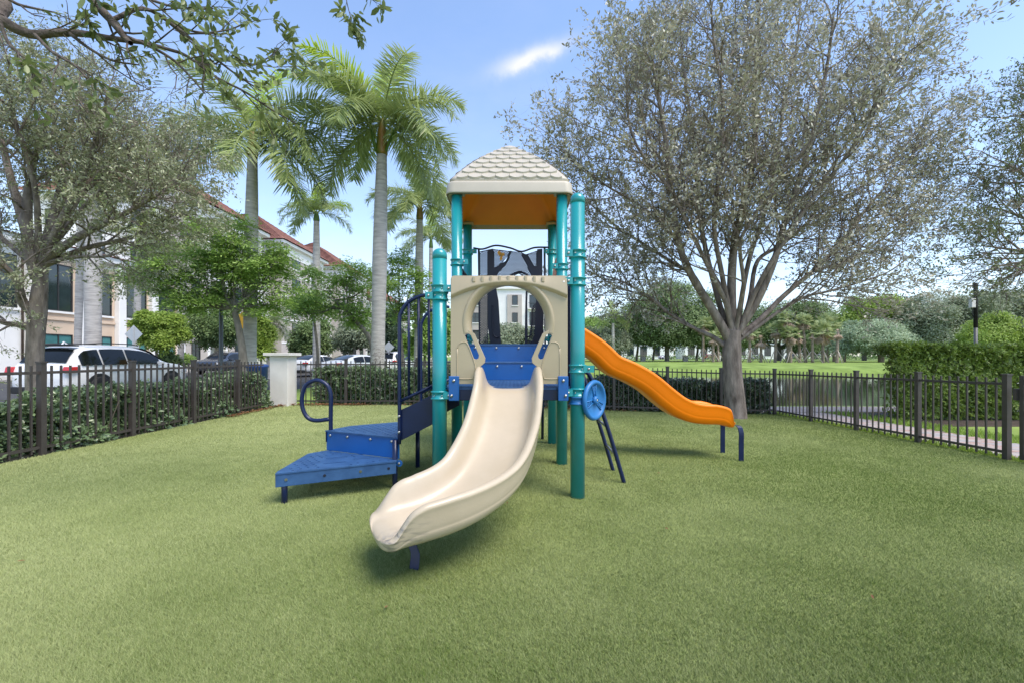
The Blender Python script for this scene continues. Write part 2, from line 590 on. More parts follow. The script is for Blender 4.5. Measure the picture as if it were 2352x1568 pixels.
def add_scuffs(m, centre, radius, col_):
    """dull rub marks left by shoes round one spot"""
    t = m.node_tree
    b = t.nodes['Principled BSDF']
    src = b.inputs['Base Color'].links[0].from_socket
    geo = node(t, 'ShaderNodeNewGeometry')
    d = node(t, 'ShaderNodeVectorMath', operation='DISTANCE')
    d.inputs[1].default_value = centre
    t.links.new(geo.outputs['Position'], d.inputs[0])
    near = math_node(t, 'SUBTRACT', 1.0, math_node(t, 'DIVIDE', d.outputs['Value'], radius), True)
    mp = node(t, 'ShaderNodeMapping')
    mp.inputs['Scale'].default_value = (14, 14, 60)
    mp.inputs['Rotation'].default_value = (0.5, 0.6, 0.3)
    t.links.new(geo.outputs['Position'], mp.inputs[0])
    nz = node(t, 'ShaderNodeTexNoise')
    nz.inputs['Scale'].default_value = 1.0
    nz.inputs['Detail'].default_value = 6
    t.links.new(mp.outputs[0], nz.inputs['Vector'])
    f = math_node(t, 'MULTIPLY', math_node(t, 'MULTIPLY', math_node(t, 'SUBTRACT', nz.outputs[0], 0.46), 5.0, True), math_node(t, 'MULTIPLY', near, 1.1), True)
    mx = node(t, 'ShaderNodeMix', data_type='RGBA')
    t.links.new(f, mx.inputs['Factor'])
    t.links.new(src, mx.inputs['A'])
    mx.inputs['B'].default_value = (*col_, 1)
    t.links.new(mx.outputs['Result'], b.inputs['Base Color'])


add_scuffs(M['cream'], (-.60, 2.25, .25), .22, (0.15, 0.14, 0.13))
M['palm_stained'] = mat('stained_palm_trunk', (0.40, 0.375, 0.355), 0.85, 0.22, 4.5, 0.4, 50, spec=0.2, c2=(0.56, 0.53, 0.50), stretch=(0.45, 0.45, 3.2), detail=8)
add_scuffs(M['palm_stained'], (-4.62, 14.7, .95), 1.1, (0.085, 0.06, 0.05))


# ------------------------------------------------------------------ leaves
LEAF_V = np.array([(0, 0, 0), (-.42, .30, .10), (-.46, .68, .10), (0, 1, -.06), (.46, .68, .10), (.42, .30, .10), (0, .5, 0)], float)
LEAF_F = np.array([(0, 6, 2, 1), (6, 3, 2, 2), (0, 5, 4, 6), (6, 4, 3, 3)])
LEAF_Q = np.array([(0, 3, 2, 1), (0, 5, 4, 3)])
_unit = {}


def norm(a):
    return a / (np.linalg.norm(a, axis=-1, keepdims=True) + 1e-9)


def leaf_frame(d, n):
    d = norm(d)
    n = norm(n - (n * d).sum(-1, keepdims=True) * d)
    return d, n, np.cross(d, n)


def leaf_mesh(name, pos, d, n, L, Wd, m, drop=None):
    d, n, s = leaf_frame(d, n)
    L = np.broadcast_to(L, (len(pos),))
    Wd = np.broadcast_to(Wd, (len(pos),))
    lv = LEAF_V[:6]
    V = (pos[:, None] + lv[None, :, 0, None] * (s * Wd[:, None])[:, None] + lv[None, :, 1, None] * (d * L[:, None])[:, None]
         + lv[None, :, 2, None] * (n * Wd[:, None])[:, None])
    if drop is not None:
        V[:, :, 2] -= (lv[None, :, 1] ** 2) * np.broadcast_to(drop, (len(pos),))[:, None]
    F = (np.arange(len(pos))[:, None, None] * 6 + LEAF_Q[None]).reshape(-1, 4)
    return fast_mesh(name, V.reshape(-1, 3), F, m)


def unit_leaf(m):
    if m.name not in _unit:
        _unit[m.name] = fast_mesh('leaf', LEAF_V[:6], LEAF_Q, m)
    return _unit[m.name]


def in_view(P, margin=0.0):
    x = HZX + P[:, 0] / np.maximum(P[:, 1], .05) * FPX
    y = HZY - (P[:, 2] - CAMH) / np.maximum(P[:, 1], .05) * FPX
    return (P[:, 1] > .3) & (x > 0) & (x < 2352) & (y > 0) & (y < 1568)


def foliage(parent, pos, d, n, L, Wd, m, single=0, name='crown', front=None):
    """leaves of one plant: the largest-showing ones as parts of their own, the rest as one part"""
    o0 = origin(parent)
    L = np.broadcast_to(L, (len(pos),)).astype(float)
    Wd = np.broadcast_to(Wd, (len(pos),)).astype(float)
    mask = np.zeros(len(pos), bool)
    if single:
        vis = in_view(pos)
        key = np.where(vis, L / np.maximum(pos[:, 1], .1), 0)
        if front is not None:
            key = key * front
        idx = np.argsort(-key)[:single]
        idx = idx[key[idx] > 0]
        mask[idx] = True
        me = unit_leaf(m)
        dd, nn, ss = leaf_frame(d[idx], n[idx])
        for k, i in enumerate(idx):
            o = link('leaf', me, parent)
            Mx = Matrix.Identity(4)
            for r in range(3):
                Mx[r][0] = ss[k][r] * Wd[i]
                Mx[r][1] = dd[k][r] * L[i]
                Mx[r][2] = nn[k][r] * Wd[i]
                Mx[r][3] = pos[i][r] - o0[r]
            o.matrix_basis = Mx
    k = ~mask
    o = link(name, leaf_mesh(name, pos[k] - o0, d[k], n[k], L[k], Wd[k], m), parent)
    if single:
        o['kind'] = 'stuff'
    return o


def rnd_dir(n):
    return norm(rng.normal(size=(n, 3)))


# ------------------------------------------------------------------ the ground
def axis_steps(spans):
    out = []
    for a, b, s in spans:
        out.append(np.arange(a, b, s))
    out.append(np.array([spans[-1][1]]))
    return np.concatenate(out)


def grid_mesh(name, xs, ys, zf, m, smooth=True):
    X, Y = np.meshgrid(xs, ys)
    V = np.stack((X, Y, zf(X, Y)), -1).reshape(-1, 3)
    nx, ny = len(xs), len(ys)
    i, j = np.meshgrid(np.arange(nx - 1), np.arange(ny - 1))
    a = (j * nx + i).ravel()
    F = np.stack((a, a + 1, a + nx + 1, a + nx), 1)
    return fast_mesh(name, V, F, m, smooth)


M['lawn'] = mat('lawn', (0.15, 0.22, 0.045), 0.95, 0.25, 0.35, 0.35, 18, spec=0.15, c2=(0.26, 0.36, 0.09), detail=9)
M['turfbase'] = mat('turf_backing', (0.19, 0.235, 0.07), 0.95, 0.15, 2.0, 0.5, 160, spec=0.1, c2=(0.27, 0.315, 0.11), detail=6)
xs = axis_steps([(-900, -100, 100), (-100, -20, 8), (-20, 0, 1.0), (0, 40, 0.8), (40, 100, 5), (100, 900, 100)])
ys = axis_steps([(-60, -4, 8), (-4, 12, 1.0), (12, 16, 0.3), (16, 48, 2.0), (48, 70, 0.8), (70, 130, 6), (130, 1500, 120)])
prop(link('ground', grid_mesh('ground', xs, ys, terrain, M['lawn'])), kind='structure')
TX0, TX1, TY1 = -5.72, 6.60, 10.86
xs = np.linspace(TX0, TX1, 60)
ys = np.linspace(-2.5, TY1, 60)
prop(link('turf_ground', grid_mesh('turf_ground', xs, ys, gz, M['turfbase'])), kind='structure')


def make_turf():
    N = 1350000
    Z = 1.35 * np.exp(rng.random(N) * math.log(TY1 / 1.35))
    X = (rng.random(N) * 2 - 1) * 1.28 * Z
    k = (X > TX0) & (X < TX1)
    X, Z = X[k], Z[k]
    N = len(X)
    zz = gz(X, Z)
    # pile lies over in drifting directions, as turf does after brushing
    ang = 2.2 + 1.2 * np.sin(X * 0.35 + 1.3 * np.sin(Z * 0.3)) + 0.5 * np.sin(Z * 0.7 + X * 0.4) + rng.normal(0, 1.7, N)
    lean = np.clip(rng.normal(0.7, 0.4, N), 0.05, 1.6)
    h = rng.uniform(0.013, 0.024, N)
    w = rng.uniform(0.0009, 0.0016, N) * np.maximum(1.0, Z / 3.0)
    dx, dy = np.cos(ang), np.sin(ang)
    yaw = rng.random(N) * 2 * math.pi
    sx, sy = np.cos(yaw) * w, np.sin(yaw) * w
    b = np.stack((X, Z, zz - 0.002), 1)
    s = np.stack((sx, sy, np.zeros(N)), 1)
    tip = b + np.stack((dx * lean * h, dy * lean * h, h), 1)
    V = np.stack((b - s, b + s, tip), 1).reshape(-1, 3)
    F = np.arange(3 * N).reshape(N, 3)
    m = bpy.data.materials.new('turf_blade')
    m.use_nodes = True
    t = m.node_tree
    p = t.nodes['Principled BSDF']
    p.inputs['Roughness'].default_value = 0.55
    p.inputs['Specular IOR Level'].default_value = 0.35
    geo = node(t, 'ShaderNodeNewGeometry')
    nz = node(t, 'ShaderNodeTexNoise')
    nz.inputs['Scale'].default_value = 0.32
    nz.inputs['Detail'].default_value = 9
    nz.inputs['Roughness'].default_value = 0.62
    t.links.new(geo.outputs['Position'], nz.inputs['Vector'])
    # sheen of the leaning pile painted as colour: paler to the left and back
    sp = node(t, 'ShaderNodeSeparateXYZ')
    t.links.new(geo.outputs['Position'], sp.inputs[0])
    sheen_fade = math_node(t, 'MULTIPLY', math_node(t, 'SUBTRACT', math_node(t, 'MULTIPLY', sp.outputs[1], 0.5), math_node(t, 'ADD', sp.outputs[0], 1.6)), 0.042)
    sheen_fade = math_node(t, 'MINIMUM', math_node(t, 'MAXIMUM', sheen_fade, -0.17), 0.18)
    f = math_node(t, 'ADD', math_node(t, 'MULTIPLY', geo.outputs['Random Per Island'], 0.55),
                  math_node(t, 'MULTIPLY', math_node(t, 'ADD', math_node(t, 'SUBTRACT', nz.outputs[0], 0.42), sheen_fade), 1.7), True)
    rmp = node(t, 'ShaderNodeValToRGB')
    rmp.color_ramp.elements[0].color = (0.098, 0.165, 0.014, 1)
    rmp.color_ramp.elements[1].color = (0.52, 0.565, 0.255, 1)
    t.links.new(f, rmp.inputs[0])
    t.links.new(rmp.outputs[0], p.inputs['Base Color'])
    # soft pile: the blades' shading leans towards the ground's own normal
    va = node(t, 'ShaderNodeVectorMath', operation='MULTIPLY_ADD')
    va.inputs[1].default_value = (0.6, 0.6, 0.6)
    va.inputs[2].default_value = (0, 0, 0.9)
    vn = node(t, 'ShaderNodeVectorMath', operation='NORMALIZE')
    t.links.new(geo.outputs['Normal'], va.inputs[0])
    t.links.new(va.outputs[0], vn.inputs[0])
    t.links.new(vn.outputs[0], p.inputs['Normal'])
    tr = node(t, 'ShaderNodeBsdfTranslucent')
    t.links.new(rmp.outputs[0], tr.inputs[0])
    mx = node(t, 'ShaderNodeMixShader')
    mx.inputs[0].default_value = 0.25
    t.links.new(p.outputs[0], mx.inputs[1])
    t.links.new(tr.outputs[0], mx.inputs[2])
    t.links.new(mx.outputs[0], t.nodes['Material Output'].inputs[0])
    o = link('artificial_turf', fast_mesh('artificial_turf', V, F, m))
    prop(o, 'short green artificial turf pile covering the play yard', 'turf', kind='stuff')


make_turf()

# road and parking beyond the left fence
MB().box(-26.5, -10.4, -10, 130, -0.20, -0.125).build('road', M['asphalt'])['kind'] = 'structure'
MB().box(-10.4, -10.2, -10, 14, -0.3, -0.02).build('kerb', M['concrete'])['kind'] = 'structure'
MB().box(-29.9, -26.5, -10, 120, -0.3, -0.01).build('pavement', M['concrete'])['kind'] = 'structure'
MB().box(-10.4, 3, 17.5, 42, -0.3, -0.118).build('parking_area', M['asphalt'])['kind'] = 'structure'

# lake
wm = bpy.data.materials.new('lake_water')
wm.use_nodes = True
_t = wm.node_tree
_b = _t.nodes['Principled BSDF']
_b.inputs['Base Color'].default_value = (0.020, 0.026, 0.016, 1)
_b.inputs['Roughness'].default_value = 0.03
_b.inputs['IOR'].default_value = 1.33
_b.inputs['Specular IOR Level'].default_value = 0.75
_g = node(_t, 'ShaderNodeNewGeometry')
_m = node(_t, 'ShaderNodeMapping')
_m.inputs['Scale'].default_value = (0.5, 1.6, 1)
_n = node(_t, 'ShaderNodeTexNoise')
_n.inputs['Scale'].default_value = 2.2
_n.inputs['Detail'].default_value = 5
_p = node(_t, 'ShaderNodeBump')
_p.inputs['Strength'].default_value = 0.06
_p.inputs['Distance'].default_value = 0.05
_t.links.new(_g.outputs['Position'], _m.inputs[0])
_t.links.new(_m.outputs[0], _n.inputs['Vector'])
_t.links.new(_n.outputs[0], _p.inputs['Height'])
_t.links.new(_p.outputs[0], _b.inputs['Normal'])
xs = np.linspace(1.5, 90, 30)
ys = np.linspace(13.2, 53.5, 20)
prop(link('lake', grid_mesh('lake', xs, ys, lambda x, y: 0 * x - 0.80, wm)), kind='structure')


# paver path outside the right fence, and the lakeside path
def make_paths():
    p = prop(link('paver_path', None), kind='structure')
    base = MB()
    n = 14
    for i in range(n):
        y0, y1 = 4.6 + i * 0.46, 4.6 + (i + 1) * 0.46
    grid = grid_mesh('bedding', np.linspace(6.70, 8.02, 6), np.linspace(4.5, 11.4, 20), lambda x, y: gz(x, y) - 0.012, M['mulch'])
    link('bedding', grid, p)
    me = []
    for m in ('paver', 'paver2', 'paver3'):
        b = MB().box(-.0985, .0985, -.0485, .0485, -.05, 0)
        q = b.mesh('paver', M[m])
        me.append(q)
    cells = []
    nx = 6
    j = 0
    y = 4.9
    while y < 11.3:
        off = 0.1 if j % 2 else 0.0
        for i in range(nx + 1):
            x = 6.74 + i * 0.2 + off
            if 6.72 < x - .1 + .01 and x + .1 < 8.05:
                cells.append((x, y))
        y += 0.102
        j += 1
    cells.sort(key=lambda c: c[1] + 0.05 * c[0])
    far = MB()
    for k, (x, y) in enumerate(cells):
        z = float(gz(x, y)) + 0.006 + rng.uniform(-.002, .002)
        if k < 300:
            o = link('paver', me[int(rng.integers(0, 3))], p, (x, y, z))
            o.rotation_euler = (rng.normal(0, .006), rng.normal(0, .006), rng.normal(0, .006))
        else:
            far.box(x - .0985, x + .0985, y - .0485, y + .0485, z - .05, z)
    far.build('far_pavers', M['paver'], p)['kind'] = 'stuff'
    q = MB()
    for i in range(60):
        x0 = 2.0 + i * 0.5
        q.box(x0, x0 + .49, 11.45, 12.65, float(gz(x0, 11.4)) - .1, float(gz(x0, 11.4)) + .004)
    q.build('lakeside_path', M['paver'])['kind'] = 'structure'


make_paths()


# ------------------------------------------------------------------ fence
def fence(label, run, posts, pickets_between, axis, fixed, gapends=(0, 0), h=1.09, inner=True):
    """run: first post coordinate, spacing; axis 'x' or 'y'; fixed: the other coordinate"""
    first, sp = run
    a0 = first
    P = (lambda t: (t, fixed)) if axis == 'x' else (lambda t: (fixed, t))
    x, y = P(a0)
    root = thing('metal_fence', label, 'fence', (x, y, float(gz(x, y))), 'bronze metal fence runs round the play yard')
    o0 = origin(root)
    pb = MB().box(-.032, .032, -.032, .032, -.1, h + .03)
    pb.box(-.039, .039, -.039, .039, h + .03, h + .05)
    post_me = pb.mesh('post', M['fence'])
    kb = MB().box(-.0095, .0095, -.0095, .0095, 0.03, h)
    pick_me = kb.mesh('picket', M['fence'])
    for i in range(posts):
        px_, py_ = P(first + i * sp)
        link('post', post_me, root, np.array((px_, py_, float(gz(px_, py_)))) - o0)
    start, end = first - gapends[0], first + (posts - 1) * sp + gapends[1]
    segs = [first + i * sp for i in range(posts)]
    if gapends[0]:
        segs = [start] + segs
    if gapends[1]:
        segs = segs + [end]
    for i in range(len(segs) - 1):
        s0, s1 = segs[i], segs[i + 1]
        n = max(1, int(round((s1 - s0) / (sp / (pickets_between + 1)))))
        for k in range(1, n):
            q = s0 + (s1 - s0) * k / n
            px_, py_ = P(q)
            link('picket', pick_me, root, np.array((px_, py_, float(gz(px_, py_)))) - o0)
        for hh in (h - .085, .10):
            ax, ay = P(s0 + .03)
            bx, by = P(s1 - .03)
            az, bz = float(gz(ax, ay)) + hh, float(gz(bx, by)) + hh
            c = np.array(((ax + bx) / 2, (ay + by) / 2, (az + bz) / 2))
            half = np.array((bx - ax, by - ay, bz - az)) / 2
            side = np.array((0, .0145, 0)) if axis == 'x' else np.array((.0145, 0, 0))
            MB().obox(c, half, side, np.array((0, 0, .017))).build('rail', M['fence'], root)
    return root


fence('dark bronze picket fence along the left hedge, white car behind it', (1.51, 1.27), 7, 10, 'y', -5.72, (0, .95))
fence('dark bronze picket fence behind the climbing tower, running from white pier to lakeside corner', (-4.13, 1.333), 9, 10, 'x', 10.89, (1.25, 0))
fence('dark bronze picket fence beside the brick paver path, lake seen through it', (5.81, 1.27), 4, 9, 'y', 6.57, (0, 1.24))


def make_gate():
    root = thing('fence_gate', 'dark metal picket gate hung at the right edge beside the tall gate post', 'gate', (6.57, 5.65, float(gz(6.57, 5.6))))
    o0 = origin(root)
    z = o0[2]
    for y in (5.62, 4.62):
        MB().box(6.545, 6.595, y - .025, y + .025, z + .04, z + 1.12).build('gate_stile', M['fence'], root)
    for hh in (.08, .62, 1.04):
        MB().box(6.555, 6.585, 4.645, 5.595, z + hh, z + hh + .035).build('gate_rail', M['fence'], root)
    me = MB().box(-.0095, .0095, -.0095, .0095, .05, 1.10).mesh('picket', M['fence'])
    for k in range(1, 8):
        link('picket', me, root, (0, 4.62 + k * .125 - o0[1], 0))
    MB().box(6.52, 6.62, 5.655, 5.70, z + .80, z + .95).build('latch', M['fence'], root)


make_gate()


def make_pier():
    root = thing('stucco_pier', 'square white stucco pier with flat capstone where two fence runs meet', 'pier', (-5.64, 10.8, 0))
    z = -0.05
    MB().box(-5.86, -5.42, 10.58, 11.02, z, 1.215).build('shaft', M['stucco'], root, bevel=.01)
    MB().box(-5.98, -5.34, 10.50, 11.10, 1.215, 1.285).build('capstone', M['stucco'], root, bevel=.008)


make_pier()


def far_fence():
    root = thing('metal_fence', 'short bronze fence far behind, between palm trunk and blue handrail', 'fence', (-5, 17.4, -.05))
    for k in range(4):
        MB().box(-5.03 + k * 1.2, -4.97 + k * 1.2, 17.37, 17.43, -.1, 1.15).build('post', M['fence'], root)
    for k in range(4 * 9):
        MB().box(-5 + k * .105 - .01, -5 + k * .105 + .01, 17.44, 17.46, 0, 1.08).build('picket', M['fence'], root)
    for hh in (.08, .95):
        MB().box(-4.97, -1.4, 17.465, 17.50, hh, hh + .04).build('rail', M['fence'], root)


far_fence()


# ------------------------------------------------------------------ hedges
def hedge(label, x0, x1, y0, y1, hf, m, nros, leaf, single, face, group=None, ros=6, stem_n=40, name='clipped_hedge', cat='hedge', wratio=.42):
    """leaf rosettes on the faces of a clipped box; face: 'x1' (seen from +x) or 'y0' (seen from -y)"""
    cx, cy = (x0 + x1) / 2, (y0 + y1) / 2
    root = thing(name, label, cat, (cx, cy, float(terrain(cx, cy))), group)
    u, v, w = rng.random(nros), rng.random(nros), rng.random(nros)
    depth = (rng.random(nros) ** 2.2)
    top = rng.random(nros) < 0.30
    X = x0 + (x1 - x0) * u
    Y = y0 + (y1 - y0) * u
    if face == 'x1':
        X = np.where(top, x0 + (x1 - x0) * v, x1 - (x1 - x0) * depth * .7)
        Y = y0 + (y1 - y0) * u
    else:
        X = x0 + (x1 - x0) * u
        Y = np.where(top, y0 + (y1 - y0) * v, y0 + (y1 - y0) * depth * .7)
    H = hf(X, Y)
    g = terrain(X, Y)
    zz = np.where(top, g + H * (1 - .12 * rng.random(nros) ** 2), g + .04 + (H - .04) * w)
    bump = (.02 if hf(np.array(1.), np.array(1.)) > 1.2 else .05) * np.sin(X * 5.1 + zz * 7) + 0.05 * np.sin(Y * 4.3 + zz * 5 + 1)
    c = np.stack((X, Y, zz), 1)
    if face == 'x1':
        c[:, 0] += bump + rng.normal(0, .03, nros)
        out = np.stack((np.where(top, .2, 1.0), np.zeros(nros), np.where(top, 1.0, .45)), 1)
    else:
        c[:, 1] -= bump + rng.normal(0, .03, nros)
        out = np.stack((np.zeros(nros), np.where(top, -.2, -1.0), np.where(top, 1.0, .45)), 1)
    c[:, 2] += rng.normal(0, .035, nros)
    ax = norm(out + rng.normal(0, .55, (nros, 3)))
    k = ros
    a = np.repeat(ax, k, 0)
    pos = np.repeat(c, k, 0)
    t = norm(np.cross(a, rnd_dir(len(a))))
    d = norm(t + a * rng.uniform(.1, 1.0, (len(a), 1)))
    n = a - t * .3
    L = leaf * rng.uniform(.65, 1.2, len(a))
    pos = pos + a * rng.uniform(-.02, .03, (len(a), 1))
    foliage(root, pos, d, n, L, L * wratio, m, single, 'foliage')
    st = MB()
    for _ in range(stem_n):
        bx, by = rng.uniform(x0 + .1, x1 - .1), rng.uniform(y0 + .1, y1 - .1)
        b = np.array((bx, by, float(terrain(bx, by)) - .05))
        hh = float(hf(np.array(bx), np.array(by)))
        for q in range(3):
            e = b + np.array((rng.normal(0, .15), rng.normal(0, .15), hh * rng.uniform(.6, .95)))
            st.tube([b, (b + e) / 2 + rng.normal(0, .04, 3), e], [.012, .009, .004], 4, False)
    st.build('stems', M['twig'], root)
    return root


hedge('waist high glossy green hedge behind the left fence, thick paddle leaves', -6.85, -5.80, 3.2, 10.4,
      lambda x, y: .62 + .024 * (y - 5) + .06 * np.sin(y * 2.1) + .05 * np.sin(y * 5.3), M['hedge'], 9000, .072, 300, 'x1', 'hedges along the fence', stem_n=70)
hedge('green hedge behind the back fence, between white pier and the tower', -5.0, -.4, 11.0, 11.9,
      lambda x, y: .88 + .04 * np.sin(x * 2.6) + .03 * np.sin(x * 6.3), M['hedge'], 7500, .066, 300, 'y0', 'hedges along the fence', stem_n=50)
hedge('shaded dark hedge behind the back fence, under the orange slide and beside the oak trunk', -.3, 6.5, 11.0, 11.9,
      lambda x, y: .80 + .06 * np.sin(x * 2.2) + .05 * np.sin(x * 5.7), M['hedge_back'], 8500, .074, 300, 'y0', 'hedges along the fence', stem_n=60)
hedge('tall clipped hedge with yellow green top beyond the paver path', 8.72, 17.5, 9.9, 10.6,
      lambda x, y: 1.68 + .02 * np.sin(x * 2.2) + .02 * np.sin(x * 5.7), M['hedge_big'], 21000, .078, 300, 'y0', None, stem_n=120, wratio=.36)
MB().box(8.5, 17.5, 9.05, 11.3, -.5, -.243).build('mulch_bed', M['mulch'])['kind'] = 'structure'


def litter():
    n = 1500
    u = rng.random(n)
    X = np.where(u < .6, rng.uniform(-5.6, -3.6, n), rng.uniform(-3.6, 3.0, n))
    Y = 10.82 - np.abs(rng.normal(0, .10, n))
    k = rng.random(n) < .3
    Y[k] = rng.uniform(8.6, 10.8, k.sum())
    X[k] = -5.62 + np.abs(rng.normal(0, .07, k.sum()))
    pos = np.stack((X, Y, gz(X, Y) + .022 + rng.random(n) * .02), 1)
    d = norm(np.stack((rng.normal(size=n), rng.normal(size=n), rng.normal(0, .25, n)), 1))
    nn = np.stack((rng.normal(0, .3, n), rng.normal(0, .3, n), np.ones(n)), 1)
    L = rng.uniform(.03, .06, n)
    o = link('fallen_leaves', leaf_mesh('fallen_leaves', pos, d, nn, L, L * .5, M['dryleaf']))
    prop(o, 'brown fallen leaves scattered along the foot of the back fence', 'leaf litter', kind='stuff')
    # some lying about the yard
    n = 40
    X = rng.uniform(-4.5, 5.5, n)
    Y = rng.uniform(2.0, 9.5, n)
    pos = np.stack((X, Y, gz(X, Y) + .027), 1)
    d = norm(np.stack((rng.normal(size=n), rng.normal(size=n), rng.normal(0, .2, n)), 1))
    nn = np.stack((rng.normal(0, .3, n), rng.normal(0, .3, n), np.ones(n)), 1)
    L = rng.uniform(.02, .045, n)
    o = link('fallen_leaves', leaf_mesh('fallen_leaves', pos, d, nn, L, L * .4, M['dryleaf']))
    prop(o, 'few dry leaves lying loose on the open turf', 'leaf litter', kind='stuff')
    # grass strip by the right fence
    n = 9000
    X = np.where(rng.random(n) < .55, rng.uniform(6.60, 6.74, n), rng.uniform(8.03, 8.8, n))
    Y = rng.uniform(5.0, 11.4, n)
    pos = np.stack((X, Y, terrain(X, Y)), 1)
    d = norm(np.stack((rng.normal(0, .5, n), rng.normal(0, .5, n), np.ones(n)), 1))
    L = rng.uniform(.05, .13, n)
    o = link('grass_tufts', leaf_mesh('grass_tufts', pos, d, rnd_dir(n), L, L * .12, M['lime']))
    prop(o, 'loose green grass growing along the edge of the paver path', 'grass', kind='stuff')


litter()


def edging():
    b = MB()
    for i in range(9):
        y = 2.2 + i * .98
        b.box(-5.775, -5.745, y, y + .975, -.06, .035)
    b.build('edging', M['fence'])['kind'] = 'structure'


edging()


# ------------------------------------------------------------------ play structure
CX, Y1, Y2, Y3 = -.03, 3.87, 5.09, 6.32
XL, XR = CX - .61, CX + .61
play = thing('play_structure', 'tall climbing tower with ivory roof, teal posts, cream slide, orange slide and blue steps',
             'playground set', (CX, 5.0, float(gz(CX, 5.0))))


def bolt(parent, c, axis, r=.014):
    MB().lathe([(r, 0), (r, .004), (r * .8, .009), (r * .3, .011)], c, 10, axis).build('bolt', M['steel'], parent)


def post(x, y, top, dome, clamps):
    z0 = float(gz(x, y)) - .05
    b = MB().lathe([(.0635, z0), (.0635, top)], (x, y, 0), 28)
    p = b.build('post', M['teal'], play)
    if dome:
        prof = [(.065, top - .035), (.065, top)] + [(.065 * math.cos(a), top + .06 * math.sin(a)) for a in np.linspace(.15, 1.5, 8)]
        MB().lathe(prof, (x, y, 0), 28).build('cap', M['teal'], p)
    for z, ear in clamps:
        c = MB().lathe([(.066, z - .038), (.078, z - .036), (.078, z - .024), (.069, z - .022), (.069, z + .022), (.078, z + .024), (.078, z + .036), (.066, z + .038)], (x, y, 0), 28)
        s = 1 if ear > 0 else -1
        c.box(x + s * .06 - .02, x + s * .06 + .055 * s + .02, y - .062, y - .034, z - .03, z + .03) if s > 0 else c.box(x - .115, x - .05, y - .062, y - .034, z - .03, z + .03)
        c.build('clamp', M['teal'], p)
        bolt(p, (x + s * .088, y - .063, z), (0, -1, 0), .011)
        bolt(p, (x + s * .03, y - .066, z), (0, -1, 0), .006)
        bolt(p, (x - s * .035, y - .062, z), (0, -1, 0), .005)
    return p


post(XL, Y1, 2.09, True, [(1.79, 1), (1.728, -1), (.861, 1)])
post(XR, Y1, 2.58, True, [(2.097, -1), (1.855, -1), (1.092, 1), (.885, -1)])
post(XL, Y2, 3.13, False, [(2.285, 1)])
post(XR, Y2, 3.13, False, [(2.235, -1)])
post(XL, Y3, 3.13, False, [(2.70, 1), (1.45, 1)])
post(XR, Y3, 3.13, False, [(2.70, -1), (1.45, -1)])


# --- roof: hipped, bulging, scalloped shingles
RX, RY, RZ = CX, (Y2 + Y3) / 2, 3.06
RH, RHW = .755, .735


def roof_prof(t):
    """half width fraction and height fraction, t from eave (0) to apex (1)"""
    w = 1 - t
    hgt = 1 - (1 - t) ** 1.0
    # convex near the top, gently concave above the eave
    h = t + .10 * math.sin(math.pi * min(1, t * 1.15)) * (t - .15)
    return w, h


def rr_ring(hw, z, rad, n=6):
    """rounded square ring"""
    out = []
    rad = min(rad, hw * .98)
    for q, (sx, sy) in enumerate(((1, 1), (-1, 1), (-1, -1), (1, -1))):
        for i in range(n + 1):
            a = q * math.pi / 2 + math.pi / 2 * i / n
            out.append((RX + sx * (hw - rad) + rad * math.cos(a), RY + sy * (hw - rad) + rad * math.sin(a), z))
    return out


def roof_hw(t):
    # half width at fraction t of the rise
    return .70 * (1 - t ** 1.22) + .05 * math.sin(math.pi * min(1, t)) ** 1.2 * t


def roof_z(t):
    return RZ + .145 + RH * (t ** 1.0)


